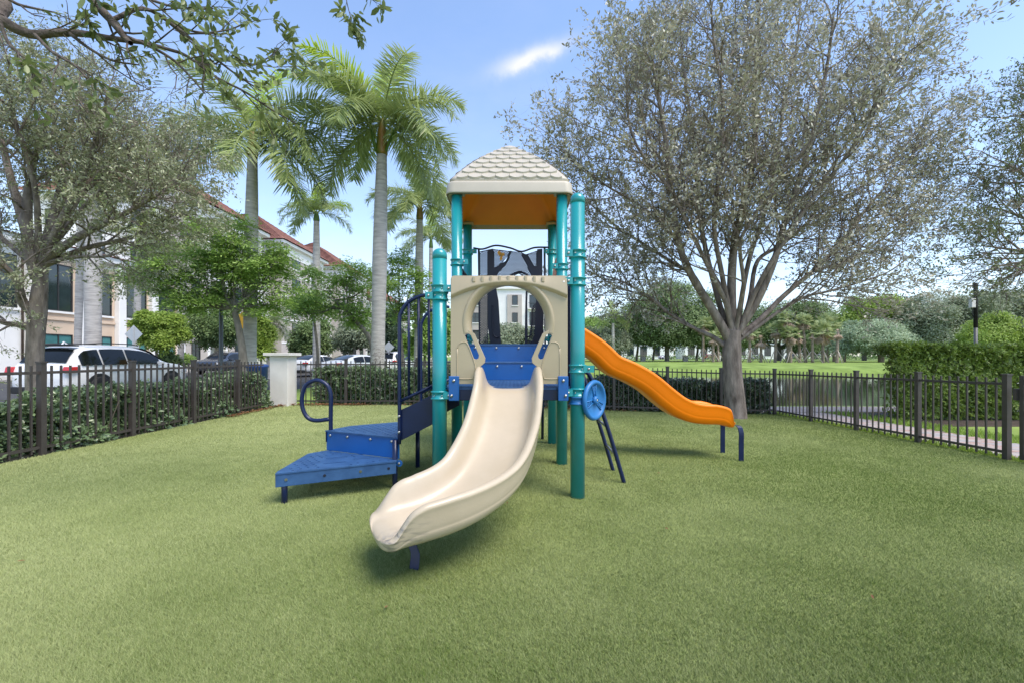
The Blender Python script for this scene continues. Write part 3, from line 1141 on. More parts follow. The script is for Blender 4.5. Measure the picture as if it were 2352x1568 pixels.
def make_roof():
    rings = [rr_ring(RHW - .012, RZ - .004, .09), rr_ring(RHW - .003, RZ - .002, .10), rr_ring(RHW, RZ + .004, .10), rr_ring(RHW - .002, RZ + .018, .10), rr_ring(RHW - .010, RZ + .112, .10), rr_ring(RHW - .014, RZ + .126, .10), rr_ring(RHW - .026, RZ + .137, .09),
             rr_ring(RHW - .04, RZ + .142, .08), rr_ring(RHW - .055, RZ + .147, .08)]
    ts = np.linspace(0.02, .86, 16)
    for t in ts:
        rings.append(rr_ring(max(.03, roof_hw(t)), roof_z(t), .06 + .10 * t))
    hw = roof_hw(.86)
    for k in range(1, 6):
        a = k / 5 * math.pi / 2
        rings.append(rr_ring(max(.012, hw * math.cos(a)), roof_z(.86) + .06 * math.sin(a), .9))
    b = MB().loft(rings, caps=False)
    n = len(rings[0])
    base = len(b.v) - n
    b.f.append(tuple(base + j for j in range(n)))
    b.sm.append(True)
    roof = b.build('roof', M['roofplastic'], play)
    # moulded underside, light through the ivory shell painted as an orange inner skin
    ins = [rr_ring(RHW - .02, RZ - .004, .10), rr_ring(RHW - .06, RZ - .003, .08), rr_ring(RHW - .075, RZ + .05, .08)]
    MB().loft(ins, caps=False).build('eave_flange', M['tan'], roof)
    ins = [rr_ring(RHW - .078, RZ + .045, .08)] + [rr_ring(max(.02, roof_hw(t) - .05), roof_z(t) - .06, .06 + .1 * t) for t in np.linspace(.05, .9, 9)]
    b = MB().loft(ins, caps=False)
    n = len(ins[0])
    base = len(b.v) - n
    b.f.append(tuple(base + j for j in range(n)))
    b.sm.append(True)
    b.build('roof_underglow', M['underglow'], roof)
    # post sockets
    for x in (XL, XR):
        for y in (Y2, Y3):
            MB().box(x - .09, x + .09, y - .09, y + .09, RZ + .02, RZ + .055).build('post_socket', M['tan'], roof, bevel=.01)
    # shingles on the four faces: scallop tiles, each proud of the shell
    rows = 8
    for face in range(4):
        ca, sa = math.cos(face * math.pi / 2), math.sin(face * math.pi / 2)
        for r in range(rows):
            t0 = .035 + r * .108
            t1 = t0 + .118
            wA = roof_hw(t0) - .085
            if wA < .05:
                continue
            pitch = .158
            m = int((wA * 2) / pitch) + 2
            off = 0 if r % 2 else .5
            for k in range(-m, m + 1):
                c = (k + off) * pitch
                lo, hi = max(c - pitch / 2 + .002, -wA), min(c + pitch / 2 - .002, wA)
                if hi - lo < .03:
                    continue
                us = np.linspace(lo, hi, 7)
                wB = max(.02, roof_hw(min(t1, .92)) - .06)

                def P(u, t, lift):
                    hw_ = roof_hw(min(max(t, .0), .93))
                    y = -(hw_ + lift * .75)
                    z = roof_z(min(max(t, 0), .93)) + lift * .65
                    return (RX + ca * u - sa * y, RY + sa * u + ca * y, z)
                top, low, toe = [], [], []
                for u in us:
                    e = (u - c) / (pitch / 2)
                    dip = .036 * (e * e) ** .9
                    ub = max(-wB, min(wB, u))
                    top.append(P(ub, t1, .003))
                    low.append(P(u, t0 + dip, .019))
                    toe.append(P(u, t0 + dip - .012, .001))
                q = MB()
                q.loft([top, low, toe], closed=False, caps=False, smooth=False)
                q.build('shingle', M['roofplastic'], roof)
    return roof


M['underglow'] = mat('orange_roof_glow', (0.80, 0.30, 0.03), 0.5, 0.06, 2)  # orange stands in for daylight passing through the roof shell
_lt = M['underglow'].node_tree
_tr = node(_lt, 'ShaderNodeBsdfTranslucent')
_tr.inputs[0].default_value = (0.9, 0.36, 0.05, 1)
make_roof()


# --- decks
def deck(poly, ztop, thick, name='deck', holes=None, parent=play):
    d = MB().plate(poly, holes or [], lambda u, v, w: (u, v, ztop + w), thick).build(name, M['deckblue'], parent)
    return d


def hole_grid(poly, pitch, r, jitter=0.0, skip=None):
    out = []
    xs_ = [p[0] for p in poly]
    ys_ = [p[1] for p in poly]

    def d_in(q):
        c = False
        md = 1e9
        j = len(poly) - 1
        for i in range(len(poly)):
            (xi, yi), (xj, yj) = poly[i], poly[j]
            if (yi > q[1]) != (yj > q[1]) and q[0] < (xj - xi) * (q[1] - yi) / (yj - yi) + xi:
                c = not c
            dx, dy = xj - xi, yj - yi
            t = max(0, min(1, ((q[0] - xi) * dx + (q[1] - yi) * dy) / (dx * dx + dy * dy)))
            md = min(md, math.hypot(q[0] - xi - t * dx, q[1] - yi - t * dy))
            j = i
        return c, md
    y = min(ys_)
    j = 0
    while y < max(ys_):
        x = min(xs_) + (pitch / 2 if j % 2 else 0)
        while x < max(xs_):
            ok, md = d_in((x, y))
            if ok and md > .045 and not (skip and skip(x, y)):
                out.append(circle(x, y, r, 8))
            x += pitch
        y += pitch * .62
        j += 1
    return out


DZ = .93
poly1 = [(XL + .075, Y1 - .03), (XR - .075, Y1 - .03), (XR - .02, Y1 + .08), (XR - .02, Y2 - .07), (XL + .02, Y2 - .07), (XL + .02, Y1 + .08)]
d1 = deck(poly1, DZ, .02, 'deck', hole_grid(poly1, .075, .012))
MB().box(XL + .085, XR - .085, Y1 - .028, Y1 - .006, DZ - .115, DZ - .021).build('deck_skirt', M['navy'], d1, bevel=.004)
MB().box(XL + .03, XL + .05, Y1 + .09, Y2 - .08, DZ - .115, DZ - .021).build('deck_skirt', M['navy'], d1)
MB().box(XR - .05, XR - .03, Y1 + .09, Y2 - .08, DZ - .115, DZ - .021).build('deck_skirt', M['navy'], d1)
for sx, nm in ((-1, 0), (1, 0)):
    xx = CX + sx * .475
    k = MB().box(xx - .045, xx + .045, Y1 - .075, Y1 - .031, DZ - .115, DZ + .10)
    bk = k.build('bracket', M['royal'], d1, bevel=.006)
    bolt(bk, (xx, Y1 - .076, DZ + .06), (0, -1, 0))
    bolt(bk, (xx + sx * .02, Y1 - .076, DZ - .07), (0, -1, 0))
# two risers and a tread up to the upper deck
r1 = MB().box(XL + .075, XR - .075, Y2 - .068, Y2 - .048, DZ + .003, 1.118).build('riser', M['royal'], play)
for x in (-.42, -.14, .14, .42):
    bolt(r1, (CX + x, Y2 - .069, 1.085), (0, -1, 0))
MB().box(XL + .075, XR - .075, Y2 - .075, Y2 + .24, 1.119, 1.14).build('tread', M['deckblue'], play, bevel=.005)
r2 = MB().box(XL + .075, XR - .075, Y2 + .241, Y2 + .26, 1.121, 1.328).build('riser', M['royal'], play)
for x in (-.42, -.16, .11, .42):
    bolt(r2, (CX + x, Y2 + .239, 1.30), (0, -1, 0))
poly2 = [(XL + .075, Y2 + .235), (XR - .075, Y2 + .235), (XR - .02, Y2 + .3), (XR - .02, Y3 - .075), (XL + .02, Y3 - .075), (XL + .02, Y2 + .3)]
d2 = deck(poly2, 1.35, .02, 'deck', hole_grid(poly2, .075, .012))
MB().box(XL + .04, XR - .04, Y3 - .095, Y3 - .078, 1.235, 1.329).build('deck_skirt', M['navy'], d2)
MB().box(XL + .03, XL + .05, Y2 + .3, Y3 - .1, 1.235, 1.329).build('deck_skirt', M['navy'], d2)
MB().box(XR - .05, XR - .03, Y2 + .3, Y3 - .1, 1.235, 1.329).build('deck_skirt', M['navy'], d2)


# --- cream front panel with the arched opening
def front_panel():
    S = Y1 / FPX

    def q(px, py):
        return ((px - HZX) * S, CAMH - (py - HZY) * S)
    x0, zt = q(1037, 636)
    x1, zb = q(1302, 880)
    ctr = q(1168, 743)
    rad = 85 * S
    arc = []
    for i in range(29):
        a = R(-8) + (math.pi + 2 * R(8)) * i / 28
        arc.append((ctr[0] + (rad + .04) * math.cos(a), ctr[1] + (rad + .04) * 1.02 * math.sin(a)))
    rr = .035
    outer = [q(1234, 880), (x1, zb)]
    outer += [(x1 - rr + rr * math.cos(a), zt - rr + rr * math.sin(a)) for a in np.linspace(0, math.pi / 2, 6)]
    outer += [(x0 + rr + rr * math.cos(a), zt - rr + rr * math.sin(a)) for a in np.linspace(math.pi / 2, math.pi, 6)]
    outer += [(x0, zb), q(1103, 880), q(1103, 842), q(1114, 832), q(1115, 822), q(1090, 766)]
    outer += arc[::-1]
    outer += [q(1246, 766), q(1221, 822), q(1222, 832), q(1234, 842)]
    hl = [q(1069, 772), q(1072, 768), q(1078, 767), q(1083, 771), q(1101, 815), q(1100, 822), q(1094, 825), q(1088, 822)]
    hr = [(2 * q(1168, 0)[0] - p[0], p[1]) for p in hl][::-1]
    yf = Y1 - .055
    b = MB().plate(outer, [hl, hr], lambda u, v, w: (u, yf - w, v), .075)
    p = b.build('slide_panel', M['tan'], play, bevel=.012)
    # rounded lip that rolls from the face into the opening
    rings = []
    for i in range(37):
        f = i / 36
        a = R(-13) + (math.pi + 2 * R(13)) * f
        er = np.array((math.cos(a), 0, 1.02 * math.sin(a)))
        c0 = np.array((ctr[0], yf, ctr[1]))
        fade = smooth01(min(f, 1 - f) * 5)
        rings.append([tuple(c0 + er * rr_ + np.array((0, dy, 0))) for rr_, dy in
                      ((rad + .080, .010), (rad + .074, -.001 - .003 * fade), (rad + .062, -.004 - .010 * fade), (rad + .046, -.004 - .012 * fade), (rad + .028, .002), (rad + .012, .018), (rad + .002, .05), (rad, .10), (rad + .02, .115))])
    MB().loft(rings, closed=False, caps=False).build('arch_lip', M['tan'], p)
    # shoulder above the arch leans back towards the top edge
    rings = []
    for i in range(25):
        e = -1 + 2 * i / 24
        x = (x0 + x1) / 2 + e * (x1 - x0) * .493
        zl = zt - .062 - .115 * abs(e) ** 2.2
        rings.append([(x, yf - .003, zt - .006), (x, yf - .018, (zt * .55 + zl * .45)), (x, yf - .030, zl + .014), (x, yf - .031, zl + .004), (x, yf - .026, zl - .004), (x, yf - .002, zl - .022)])
    MB().loft(rings, closed=False, caps=False).build('shoulder', M['tan'], p)
    # upper ledge with ribs
    for k in range(9):
        x = ctr[0] + (k - 4) * .075
        MB().obox((x, yf - .018, zt - .036), (.013, 0, 0), (0, .012, 0), (0, 0, .033 - .0005 * (k - 4) ** 2)).build('rib', M['tan'], p, bevel=.006)
    # raised outlines on the legs
    for s in (-1, 1):
        o = [(1052, 800), (1052, 862), (1056, 868), (1084, 868), (1089, 862), (1092, 836), (1076, 792), (1066, 786), (1056, 790), (1052, 800)]
        pp = []
        for (a, c) in o:
            u, v = q(a, c)
            if s > 0:
                u = 2 * ctr[0] - u
            pp.append((u, yf - .001, v))
        MB().tube(smooth_path(pp, 36), .005, 6).build('embossed_outline', M['tan'], p)
        u, v = q(1045, 664)
        if s > 0:
            u = 2 * q(1168, 0)[0] - u + .006
            v += .05
        MB().lathe([(.019, 0), (.019, .004), (.014, .006)], (u, yf, v), 14, (0, -1, 0)).build('washer', M['navy_dark'], p)
        bolt(p, (u, yf - .005, v), (0, -1, 0), .012)


front_panel()


# --- slides
def slide_rings(path, wall, half, nseg, turn_end, depth=.055, lip=True):
    """sweep the chute section; path: bed centre line; wall: rim height along it"""
    P = smooth_path(path, nseg)
    n = len(P)
    T = np.gradient(P, axis=0)
    rings = []
    for i in range(n):
        s = i / (n - 1)
        t = T[i] / np.linalg.norm(T[i])
        side = np.array((t[1], -t[0], 0))
        side /= np.linalg.norm(side)
        up = np.cross(side, t)
        if up[2] < 0:
            up = -up
        h = float(np.interp(s, [w[0] for w in wall], [w[1] for w in wall]))
        w_ = half
        w_ = w_ * (1 - .10 * smooth01((s - .93) / .07)) if lip else w_
        H = h + depth
        prof = [(0, -depth), (-w_ + .07, -depth), (-w_ + .02, -depth + .06 * H), (-w_ - .004, -depth + .20 * H), (-w_ - .016, -depth + .335 * H), (-w_ - .012, -depth + .375 * H),
                (-w_ - .020, -depth + .43 * H), (-w_ - .028, -depth + .84 * H), (-w_ - .036, -depth + .885 * H), (-w_ - .034, -depth + .965 * H), (-w_ - .015, -depth + 1.02 * H), (-w_ + .012, h),
                (-w_ + .030, h * .85), (-w_ + .045, h * .55), (-w_ + .062, h * .22), (-w_ + .095, min(.012, h * .1)), (-w_ + .14, .001), (0, 0)]
        prof = prof + [(-u, v) for (u, v) in prof[1:-1]][::-1]
        rings.append([tuple(P[i] + side * u + up * v) for (u, v) in prof])
    if lip:
        # round the end over: shrink towards a point under the bed
        t = T[-1] / np.linalg.norm(T[-1])
        last = np.array(rings[-1])
        c = P[-1] + np.array((0, 0, -.035))
        for a, sc in ((.022, .97), (.042, .86), (.056, .66), (.062, .36)):
            r = c + (last - c) * np.array((sc, sc, min(1, sc)))
            r = r + t * a
            rings.append([tuple(v) for v in r])
    return rings


def chute(r):
    b = MB().loft(r, caps=False)
    n = len(r[0])
    k = len(b.v) - n
    b.f.append(tuple(k + j for j in range(n)))
    b.sm.append(True)
    return b


def make_slides():
    path = [(-.03, 3.90, .925), (-.03, 3.74, .90), (-.035, 3.52, .765), (-.085, 3.18, .545), (-.20, 2.85, .375), (-.41, 2.60, .285), (-.705, 2.435, .243)]
    r = slide_rings(path, [(0, .19), (.15, .19), (.4, .16), (.65, .15), (.85, .178), (.92, .172), (.95, .145), (.975, .085), (1, .022)], .25, 60, 0)
    s = chute(r).build('cream_slide', M['cream'], play, subsurf=1, label='cream plastic slide curving to the left towards the viewer')
    # exit leg: bent flat bar
    b = MB()
    pl = [W(945, 1232, 2.56), W(948, 1252, 2.54), W(954, 1272, 2.52), W(951, 1306, 2.50)]
    pl = smooth_path(pl, 12)
    rr = []
    for p in pl:
        rr.append([tuple(p + np.array((dx * .028, dy * .007 - dx * .01, 0))) for dx, dy in ((-1, -1), (1, -1), (1, 1), (-1, 1))])
    b.loft(rr, smooth=False).build('support_leg', M['navy'], s, bevel=.002)
    c = W(945, 1234, 2.56)
    b = MB().box(c[0] - .07, c[0] + .07, c[1] - .03, c[1] + .03, c[2] - .005, c[2] + .035)
    b.build('leg_boss', M['cream'], s, bevel=.006)
    # orange slide: along +x from the upper deck
    yc = (Y2 + Y3) / 2 - .005
    Zf = yc - .25
    rim = [(1262, 712), (1300, 735), (1344, 762), (1372, 782), (1405, 812), (1447, 831), (1487, 854), (1527, 887), (1559, 910), (1593, 924), (1625, 929), (1660, 930), (1686, 936)]
    pts = []
    for (a, c) in rim:
        w = W(a, c, Zf)
        pts.append((w[0], yc, w[2] - .205))
    r = slide_rings(pts, [(0, .21), (.88, .21), (.955, .175), (.985, .10), (1, .03)], .225, 72, 0)
    o = chute(r).build('orange_slide', M['orange'], play, subsurf=1, label='wavy orange plastic slide running down to the right')
    for yy, px, py in ((yc - .24, 1682, 1054), (yc + .24, 1641, 1036)):
        x = 2.86
        zg = float(gz(x, yy)) - .04
        pl = smooth_path([(x - .06, yy + (.07 if yy < yc else -.07), .335), (x - .02, yy + (.02 if yy < yc else -.02), .33), (x, yy, .25), (x, yy, .1), (x, yy, zg)], 16)
        rr = [[tuple(p + np.array((dx * .030, dy * .008, 0))) for dx, dy in ((-1, -1), (1, -1), (1, 1), (-1, 1))] for p in pl]
        MB().loft(rr, smooth=False).build('support_leg', M['navy'], o, bevel=.002)
    # entry hood on the tower's right side
    xh = XR + .045
    outer = [(Y2 + .13, 1.35), (Y2 + .13, 2.2)] + [(yc + .47 * math.cos(a), 2.2 + .27 * math.sin(a)) for a in np.linspace(math.pi, 0, 11)][1:-1] + [(Y3 - .13, 2.2), (Y3 - .13, 1.35), (yc + .26, 1.35)]
    outer += [(yc + .26, 1.75)] + [(yc + .26 * math.cos(a), 1.8 + .26 * math.sin(a)) for a in np.linspace(0, math.pi, 9)] + [(yc - .26, 1.75), (yc - .26, 1.35)]
    MB().plate(outer, [], lambda u, v, w: (xh + w, u, v), .06).build('slide_hood', M['orange'], play, bevel=.01)


make_slides()


# --- blue steps on the left
def make_steps():
    z1, z2 = .257, .458
    A = [(-1.91, 3.53), (-1.045, 3.955), (-1.045, 4.03), (-1.87, 4.41), (-1.985, 4.26), (-1.93, 3.60)]
    holes = hole_grid(A, .082, .0125, skip=lambda x, y: False)
    sl = [slot(-1.72, 4.06, -1.56, 4.13, .010), slot(-1.45, 4.02, -1.29, 4.09, .010), slot(-1.66, 3.86, -1.50, 3.93, .010)]

    def near_slot(h):
        cx = sum(p[0] for p in h) / len(h)
        cy = sum(p[1] for p in h) / len(h)
        return any(math.hypot(cx - (s[0][0] + s[5][0]) / 2, cy - (s[0][1] + s[5][1]) / 2) < .14 for s in sl)
    holes = [h for h in holes if not near_slot(h)]
    s1 = deck(A, z1, .012, 'step', holes + sl)

    def skirt(p, q, zt, zb, parent, m='navy'):
        a, c = np.array((*p, 0)), np.array((*q, 0))
        d = c - a
        nrm = np.array((d[1], -d[0], 0))
        nrm /= np.linalg.norm(nrm)
        mid = (a + c) / 2 - nrm * .012
        mid[2] = (zt + zb) / 2
        return MB().obox(mid, d / 2, nrm * .006, np.array((0, 0, (zt - zb) / 2))).build('skirt', M[m], parent, bevel=.003)
    front = skirt(A[0], A[1], z1 - .013, z1 - .115, s1, 'deckblue')
    skirt(A[4], A[5], z1 - .013, z1 - .115, s1)
    skirt(A[3], A[4], z1 - .013, z1 - .115, s1)
    d = np.array(A[1]) - np.array(A[0])
    nn = np.array((d[1], -d[0])) / np.linalg.norm(d)
    for f, mm in ((.08, 'steel'), (.38, 'navy_dark'), (.68, 'steel'), (.93, 'navy_dark')):
        p = np.array(A[0]) + d * f - nn * .006
        MB().lathe([(.012, 0), (.012, .004)], (p[0], p[1], z1 - .06), 10, (nn[0], nn[1], 0)).build('slot_bolt', M[mm], s1)
    # riser
    C, D = np.array((-1.865, 4.412)), np.array((-1.04, 4.035))
    dd = D - C
    n2 = np.array((dd[1], -dd[0])) / np.linalg.norm(dd)
    mid = (C + D) / 2
    rs = MB().obox((mid[0], mid[1], (z1 + z2) / 2 - .005), (dd[0] / 2, dd[1] / 2, 0), (n2[0] * .007, n2[1] * .007, 0), (0, 0, (z2 - z1) / 2 - .007)).build('riser', M['royal'], play, bevel=.003)
    for f in (.06, .31, .63, .91):
        p = C + dd * f + n2 * .008
        bolt(rs, (p[0], p[1], z2 - .045), (n2[0], n2[1], 0), .015)
    # second step
    B = [(-1.88, 4.40), (-1.035, 4.012), (-1.0, 4.93), (-1.30, 4.98), (-1.73, 4.70)]
    holes = hole_grid(B, .082, .0125)
    s2 = deck(B, z2, .012, 'step', holes)
    skirt(B[3], B[4], z2 - .013, z2 - .115, s2)
    skirt(B[4], B[0], z2 - .013, z2 - .115, s2)
    # treads rising to the deck
    for x0, x1, zt in ((-1.03, -.86, .615), (-.86, -.70, .775)):
        MB().box(x0, x1 + .02, 4.06, 4.96, zt - .012, zt).build('tread', M['deckblue'], play)
        MB().box(x0, x0 + .012, 4.06, 4.96, zt - .155, zt - .013).build('riser', M['royal'], play)
    # stringer panels
    for y in (4.032, 4.985):
        o = [(-1.025, .425), (-.60, .645), (-.60, .90), (-1.025, .71)]
        st = MB().plate(o, [], lambda u, v, w: (u, y - w, v), .014).build('stringer', M['navy'], play, bevel=.003)
        # hand rail of bent tube with balusters
        zz = .40
        path = [(-1.032, y - .02, zz), (-1.032, y - .02, 1.0), (-1.032, y - .02, 1.50), (-1.015, y - .02, 1.60), (-.96, y - .02, 1.685), (-.88, y - .02, 1.735), (-.80, y - .02, 1.757), (-.71, y - .02, 1.757)]
        hr = MB().tube(smooth_path(path, 42), .0165, 10).build('handrail', M['navy'], play)
        MB().tube([(-1.03, y - .02, .79), (-.705, y - .02, .945)], .0155, 10).build('lower_rail', M['navy'], hr)
        for x, zt in ((-.946, 1.695), (-.856, 1.742), (-.762, 1.755)):
            MB().tube([(x, y - .02, .79 + (x + 1.03) * .475), (x, y - .02, zt)], .0125, 8).build('baluster', M['navy'], hr)
        for z in (.51, .655):
            bolt(hr, (-1.032, y - .036, z), (0, -1, 0), .013)
    # legs
    for x, y, zt in ((-1.872, 3.60, z1 - .013), (-1.075, 4.02, z2 - .02), (-1.035, 4.80, z2 - .02), (-1.60, 4.62, z2 - .02)):
        MB().tube([(x, y, float(gz(x, y)) - .05), (x, y, zt)], .024, 12).build('leg', M['navy'], play)
    MB().lathe([(.03, 0), (.03, .012)], (-1.03, 4.0, z1 - .03), 12, (0, -1, 0)).build('hinge_plate', M['royal'], play)
    bolt(play, (-1.03, 3.988, z1 - .03), (0, -1, 0), .012)
    # loop grab handle at the rear left of the first step
    x, y = -1.835, 4.43
    pth = [(x, y, .25), (x, y, .60), (x, y, .80), (x - .03, y, .90), (x - .10, y, .952), (x - .175, y, .955), (x - .255, y, .905), (x - .29, y, .80), (x - .285, y, .68), (x - .235, y, .585), (x - .15, y, .553), (x - .01, y, .568)]
    MB().tube(smooth_path(pth, 66), .0205, 12).build('loop_handle', M['navy'], play)


make_steps()


# --- back panel: perforated navy steel with zigzag arms and a doorway
def back_panel():
    S = Y3 / FPX
    y = Y3 - .02

    def q(cx_, cy_):         # point on an enlarged view of the panel
        return ((1650 + cx_ * .57398) * .574219 - HZX) * S, CAMH - ((500 + cy_ * .57398) * .574219 - HZY) * S

    def fm(u, v, w):
        return (u, y - w, v)
    root = MB()
    outline = [q(462, 868), q(490, 872), q(580, 850), q(760, 890), q(850, 862), q(925, 862), q(925, 1535), q(780, 1535), q(800, 1235), q(790, 1080), q(740, 1055), q(690, 1080), q(600, 1235), q(618, 1535), q(470, 1535)]
    # perforated zone: hexagonal net between the solid bars
    zones = [[q(470, 885), q(527, 872), q(527, 1535), q(470, 1535)], [q(563, 868), q(690, 884), q(627, 965), q(568, 1005)],
             [q(690, 884), q(757, 890), q(835, 1062), q(800, 1075), q(740, 1040), q(660, 1075), q(570, 1062), q(655, 965)], [q(790, 905), q(868, 880), q(868, 1015)],
             [q(840, 1260), q(868, 1235), q(868, 1330), q(848, 1480), q(805, 1532)]]
    pn = None
    for zi, zn in enumerate(zones):
        xs_ = [p[0] for p in zn]
        zs_ = [p[1] for p in zn]
        holes = []
        pitch = .0205
        v = min(zs_)
        j = 0
        while v < max(zs_):
            u = min(xs_) + (pitch / 2 if j % 2 else 0)
            while u < max(xs_):
                c = False
                md = 1e9
                k = len(zn) - 1
                for i in range(len(zn)):
                    (xi, yi), (xj, yj) = zn[i], zn[k]
                    if (yi > v) != (yj > v) and u < (xj - xi) * (v - yi) / (yj - yi) + xi:
                        c = not c
                    dx, dy = xj - xi, yj - yi
                    t = max(0, min(1, ((u - xi) * dx + (v - yi) * dy) / (dx * dx + dy * dy)))
                    md = min(md, math.hypot(u - xi - t * dx, v - yi - t * dy))
                    k = i
                if c and md > .0085:
                    holes.append(circle(u, v, .0060, 6, math.pi / 6))
                u += pitch
            v += pitch * .866
            j += 1
        if zi == 0:
            pn = MB().plate(zn, holes, fm, .004).build('back_panel', M['navy_dark'], play, label='dark navy perforated climbing panel between the rear posts')
        else:
            MB().plate(zn, holes, fm, .004).build('perforated_sheet', M['navy_dark'], pn)

    def bar(poly, name='panel_arm', t=.012):
        MB().plate(poly, [], lambda u, v, w: (u, y - .004 - w, v), t).build(name, M['navy_dark'], pn, bevel=.002)
    bar([q(527, 872), q(563, 866), q(568, 1005), q(650, 950), q(680, 880), q(692, 882), q(655, 975), q(570, 1062), q(527, 1062)])
    bar([q(755, 890), q(790, 905), q(868, 1015), q(868, 870), q(905, 866), q(905, 1062), q(835, 1062)])
    for ply in ([q(455, 868), q(470, 868), q(470, 1535), q(463, 1535)], [q(912, 862), q(927, 862), q(930, 1535), q(918, 1535)]):
        bar(ply, 'side_frame')
    top = [q(425, 862), q(490, 870), q(580, 845), q(680, 862), q(760, 887), q(850, 860), q(955, 858)]
    MB().tube(smooth_path([(u, y - .01, v) for u, v in top], 30), .013, 6).build('top_rail', M['navy_dark'], pn)
    # door jambs with grab slots
    bar([q(527, 1064), q(570, 1064), q(600, 1228), q(618, 1535), q(545, 1535), q(527, 1420)], 'door_jamb')
    bar([q(803, 1532), q(780, 1535), q(786, 1235), q(792, 1066), q(806, 1066), q(800, 1230)], 'door_jamb')
    bar([q(868, 1064), q(910, 1064), q(910, 1535), q(805, 1536), q(848, 1480)], 'door_jamb')
    for pth in ([q(557, 1260), q(560, 1440), q(585, 1480), q(606, 1475)], [q(832, 1275), q(828, 1440), q(810, 1475), q(795, 1472)]):
        MB().tube(smooth_path([(u, y - .03, v) for u, v in pth], 20), .011, 6).build('grab_bar', M['navy_dark'], pn)
    arch = [q(660, 1075), q(700, 1045), q(745, 1030), q(785, 1042), q(805, 1062)]
    MB().tube(smooth_path([(u, y - .02, v) for u, v in arch], 20), .016, 6).build('door_arch', M['navy_dark'], pn)
    # little yellow butterfly ornament of rounded plates
    for (a, c, rx, rz, tilt) in ((606, 900, 13, 17, .4), (628, 908, 15, 12, .3), (618, 932, 9, 18, -.2)):
        u, v = q(a, c)
        loop = []
        for i in range(10):
            t = 2 * math.pi * i / 10
            e, f = rx * S * .33 * math.cos(t), rz * S * .33 * math.sin(t)
            loop.append((u + e * math.cos(tilt) - f * math.sin(tilt), v + e * math.sin(tilt) + f * math.cos(tilt)))
        MB().plate(loop, [], lambda uu, vv, w: (uu, y - .022 - w, vv), .008).build('ornament_wing', M['yellow'], pn)
    # rear climber legs
    for x in (.46, -.48):
        yb = 6.62
        MB().tube([(x, Y3 + .06, 1.33), (x, yb - .06, .55), (x, yb, float(gz(x, yb)) - .04)], .022, 8).build('climber_leg', M['navy'], play)
    MB().tube([(-.48, yb - .06, .55), (.46, yb - .06, .55)], .018, 8).build('climber_rung', M['navy'], play)


back_panel()


# --- left side barrier of barred panel on the upper deck
def barrier():
    x = XL + .0
    b = None
    p = MB().tube([(x, Y2 + .07, 2.295), (x, Y3 - .07, 2.33)], .014, 8).build('barrier_rail', M['navy_dark'], play)
    MB().tube([(x, Y2 + .07, 1.42), (x, Y3 - .07, 1.42)], .014, 8).build('barrier_rail', M['navy_dark'], p)
    for k in range(9):
        yy = Y2 + .16 + k * .115
        MB().tube([(x, yy, 1.42), (x, yy, 2.31)], .009, 6).build('baluster', M['navy_dark'], p)
    # hand loops on the right of the lower deck
    for yy in (4.02, 4.93):
        pth = [(XR - .055, yy, .88), (XR - .055, yy, 1.3), (XR - .055, yy, 1.80), (XR - .05, yy + (.04 if yy < 4.5 else -.04), 1.90), (XR - .05, yy + (.12 if yy < 4.5 else -.12), 1.90)]
        MB().tube(smooth_path(pth, 24), .019, 10).build('side_handrail', M['navy'], play)


barrier()


# --- ladder climber at the right and the steering wheel
def climber():
    p = None
    for yb in (4.36, 4.83):
        x1 = 1.128
        g = float(gz(x1, yb)) - .04
        yt = yb - .03
        pth = [(XR + .02, yt, .90), (.67, yt, 1.035), (.735, yt, 1.045), (.785, yt, .98), (.86, yt + .01, .76), (.98, yt + .02, .40), (x1, yb, g)]
        o = MB().tube(smooth_path(pth, 42), .021, 10).build('climber_rail', M['navy'], play)
        p = p or o
    for x, z in ((.865, .745), (.95, .50), (1.04, .22)):
        MB().tube([(x, 4.35, z), (x, 4.81, z)], .015, 8).build('climber_rung', M['steel'], p)


climber()


def steering_wheel():
    n = np.array((.743, -.669, 0.0))
    c = W(1365, 918, 3.90)
    u = np.array((n[1], -n[0], 0)) * -1
    up = np.array((0, 0, 1.0))
    R0 = .182
    prof = [(.02, -.022), (R0 - .03, -.022), (R0 - .008, -.016), (R0, 0), (R0 - .006, .017), (R0 - .022, .024), (R0 - .038, .017), (R0 - .044, .002), (.06, .002), (.02, .003)]
    w = MB().lathe(prof, c, 44, n).build('steering_wheel', M['wheelblue'], play, label='sky blue toy steering wheel on the front right post')

    def P(a, b, h):
        return c + u * a + up * b + n * h
    for ang in (195, 330, 95):
        a = R(ang)
        e = np.array((math.cos(a), math.sin(a)))
        t = np.array((-e[1], e[0]))
        for s in (-1, 1):
            q0 = e * .02 + t * s * .012
            q1 = e * (R0 - .04) + t * s * .030
            MB().tube([P(*q0, .006), P(*q1, .006)], .006, 6).build('spoke_edge', M['wheelblue'], w)
        for d, r in ((.062, .010), (.088, .012), (.115, .014)):
            cc = P(*(e * d), .002)
            ring = [(r - .003, 0), (r, .006), (r - .006, .006), (r - .008, .001)]
            MB().lathe(ring, cc, 12, n).build('spoke_boss', M['wheelblue'], w)
    MB().lathe([(.040, 0), (.036, .022), (.026, .032), (.016, .034), (.014, .028), (.002, .027)], P(.0, 0, .001), 20, n).build('hub', M['wheelblue'], w)
    bolt(w, P(0, 0, .026), n, .012)
    MB().lathe([(.03, -.06), (.03, -.02)], c, 14, n).build('axle', M['wheelblue'], w)
    z = .815
    k = MB().lathe([(.066, z - .038), (.078, z - .036), (.078, z - .022), (.068, z - .020), (.068, z + .020), (.078, z + .022), (.078, z + .036), (.066, z + .038)], (XR, Y1, 0), 26)
    k.build('mount_clamp', M['wheelblue'], w)


steering_wheel()


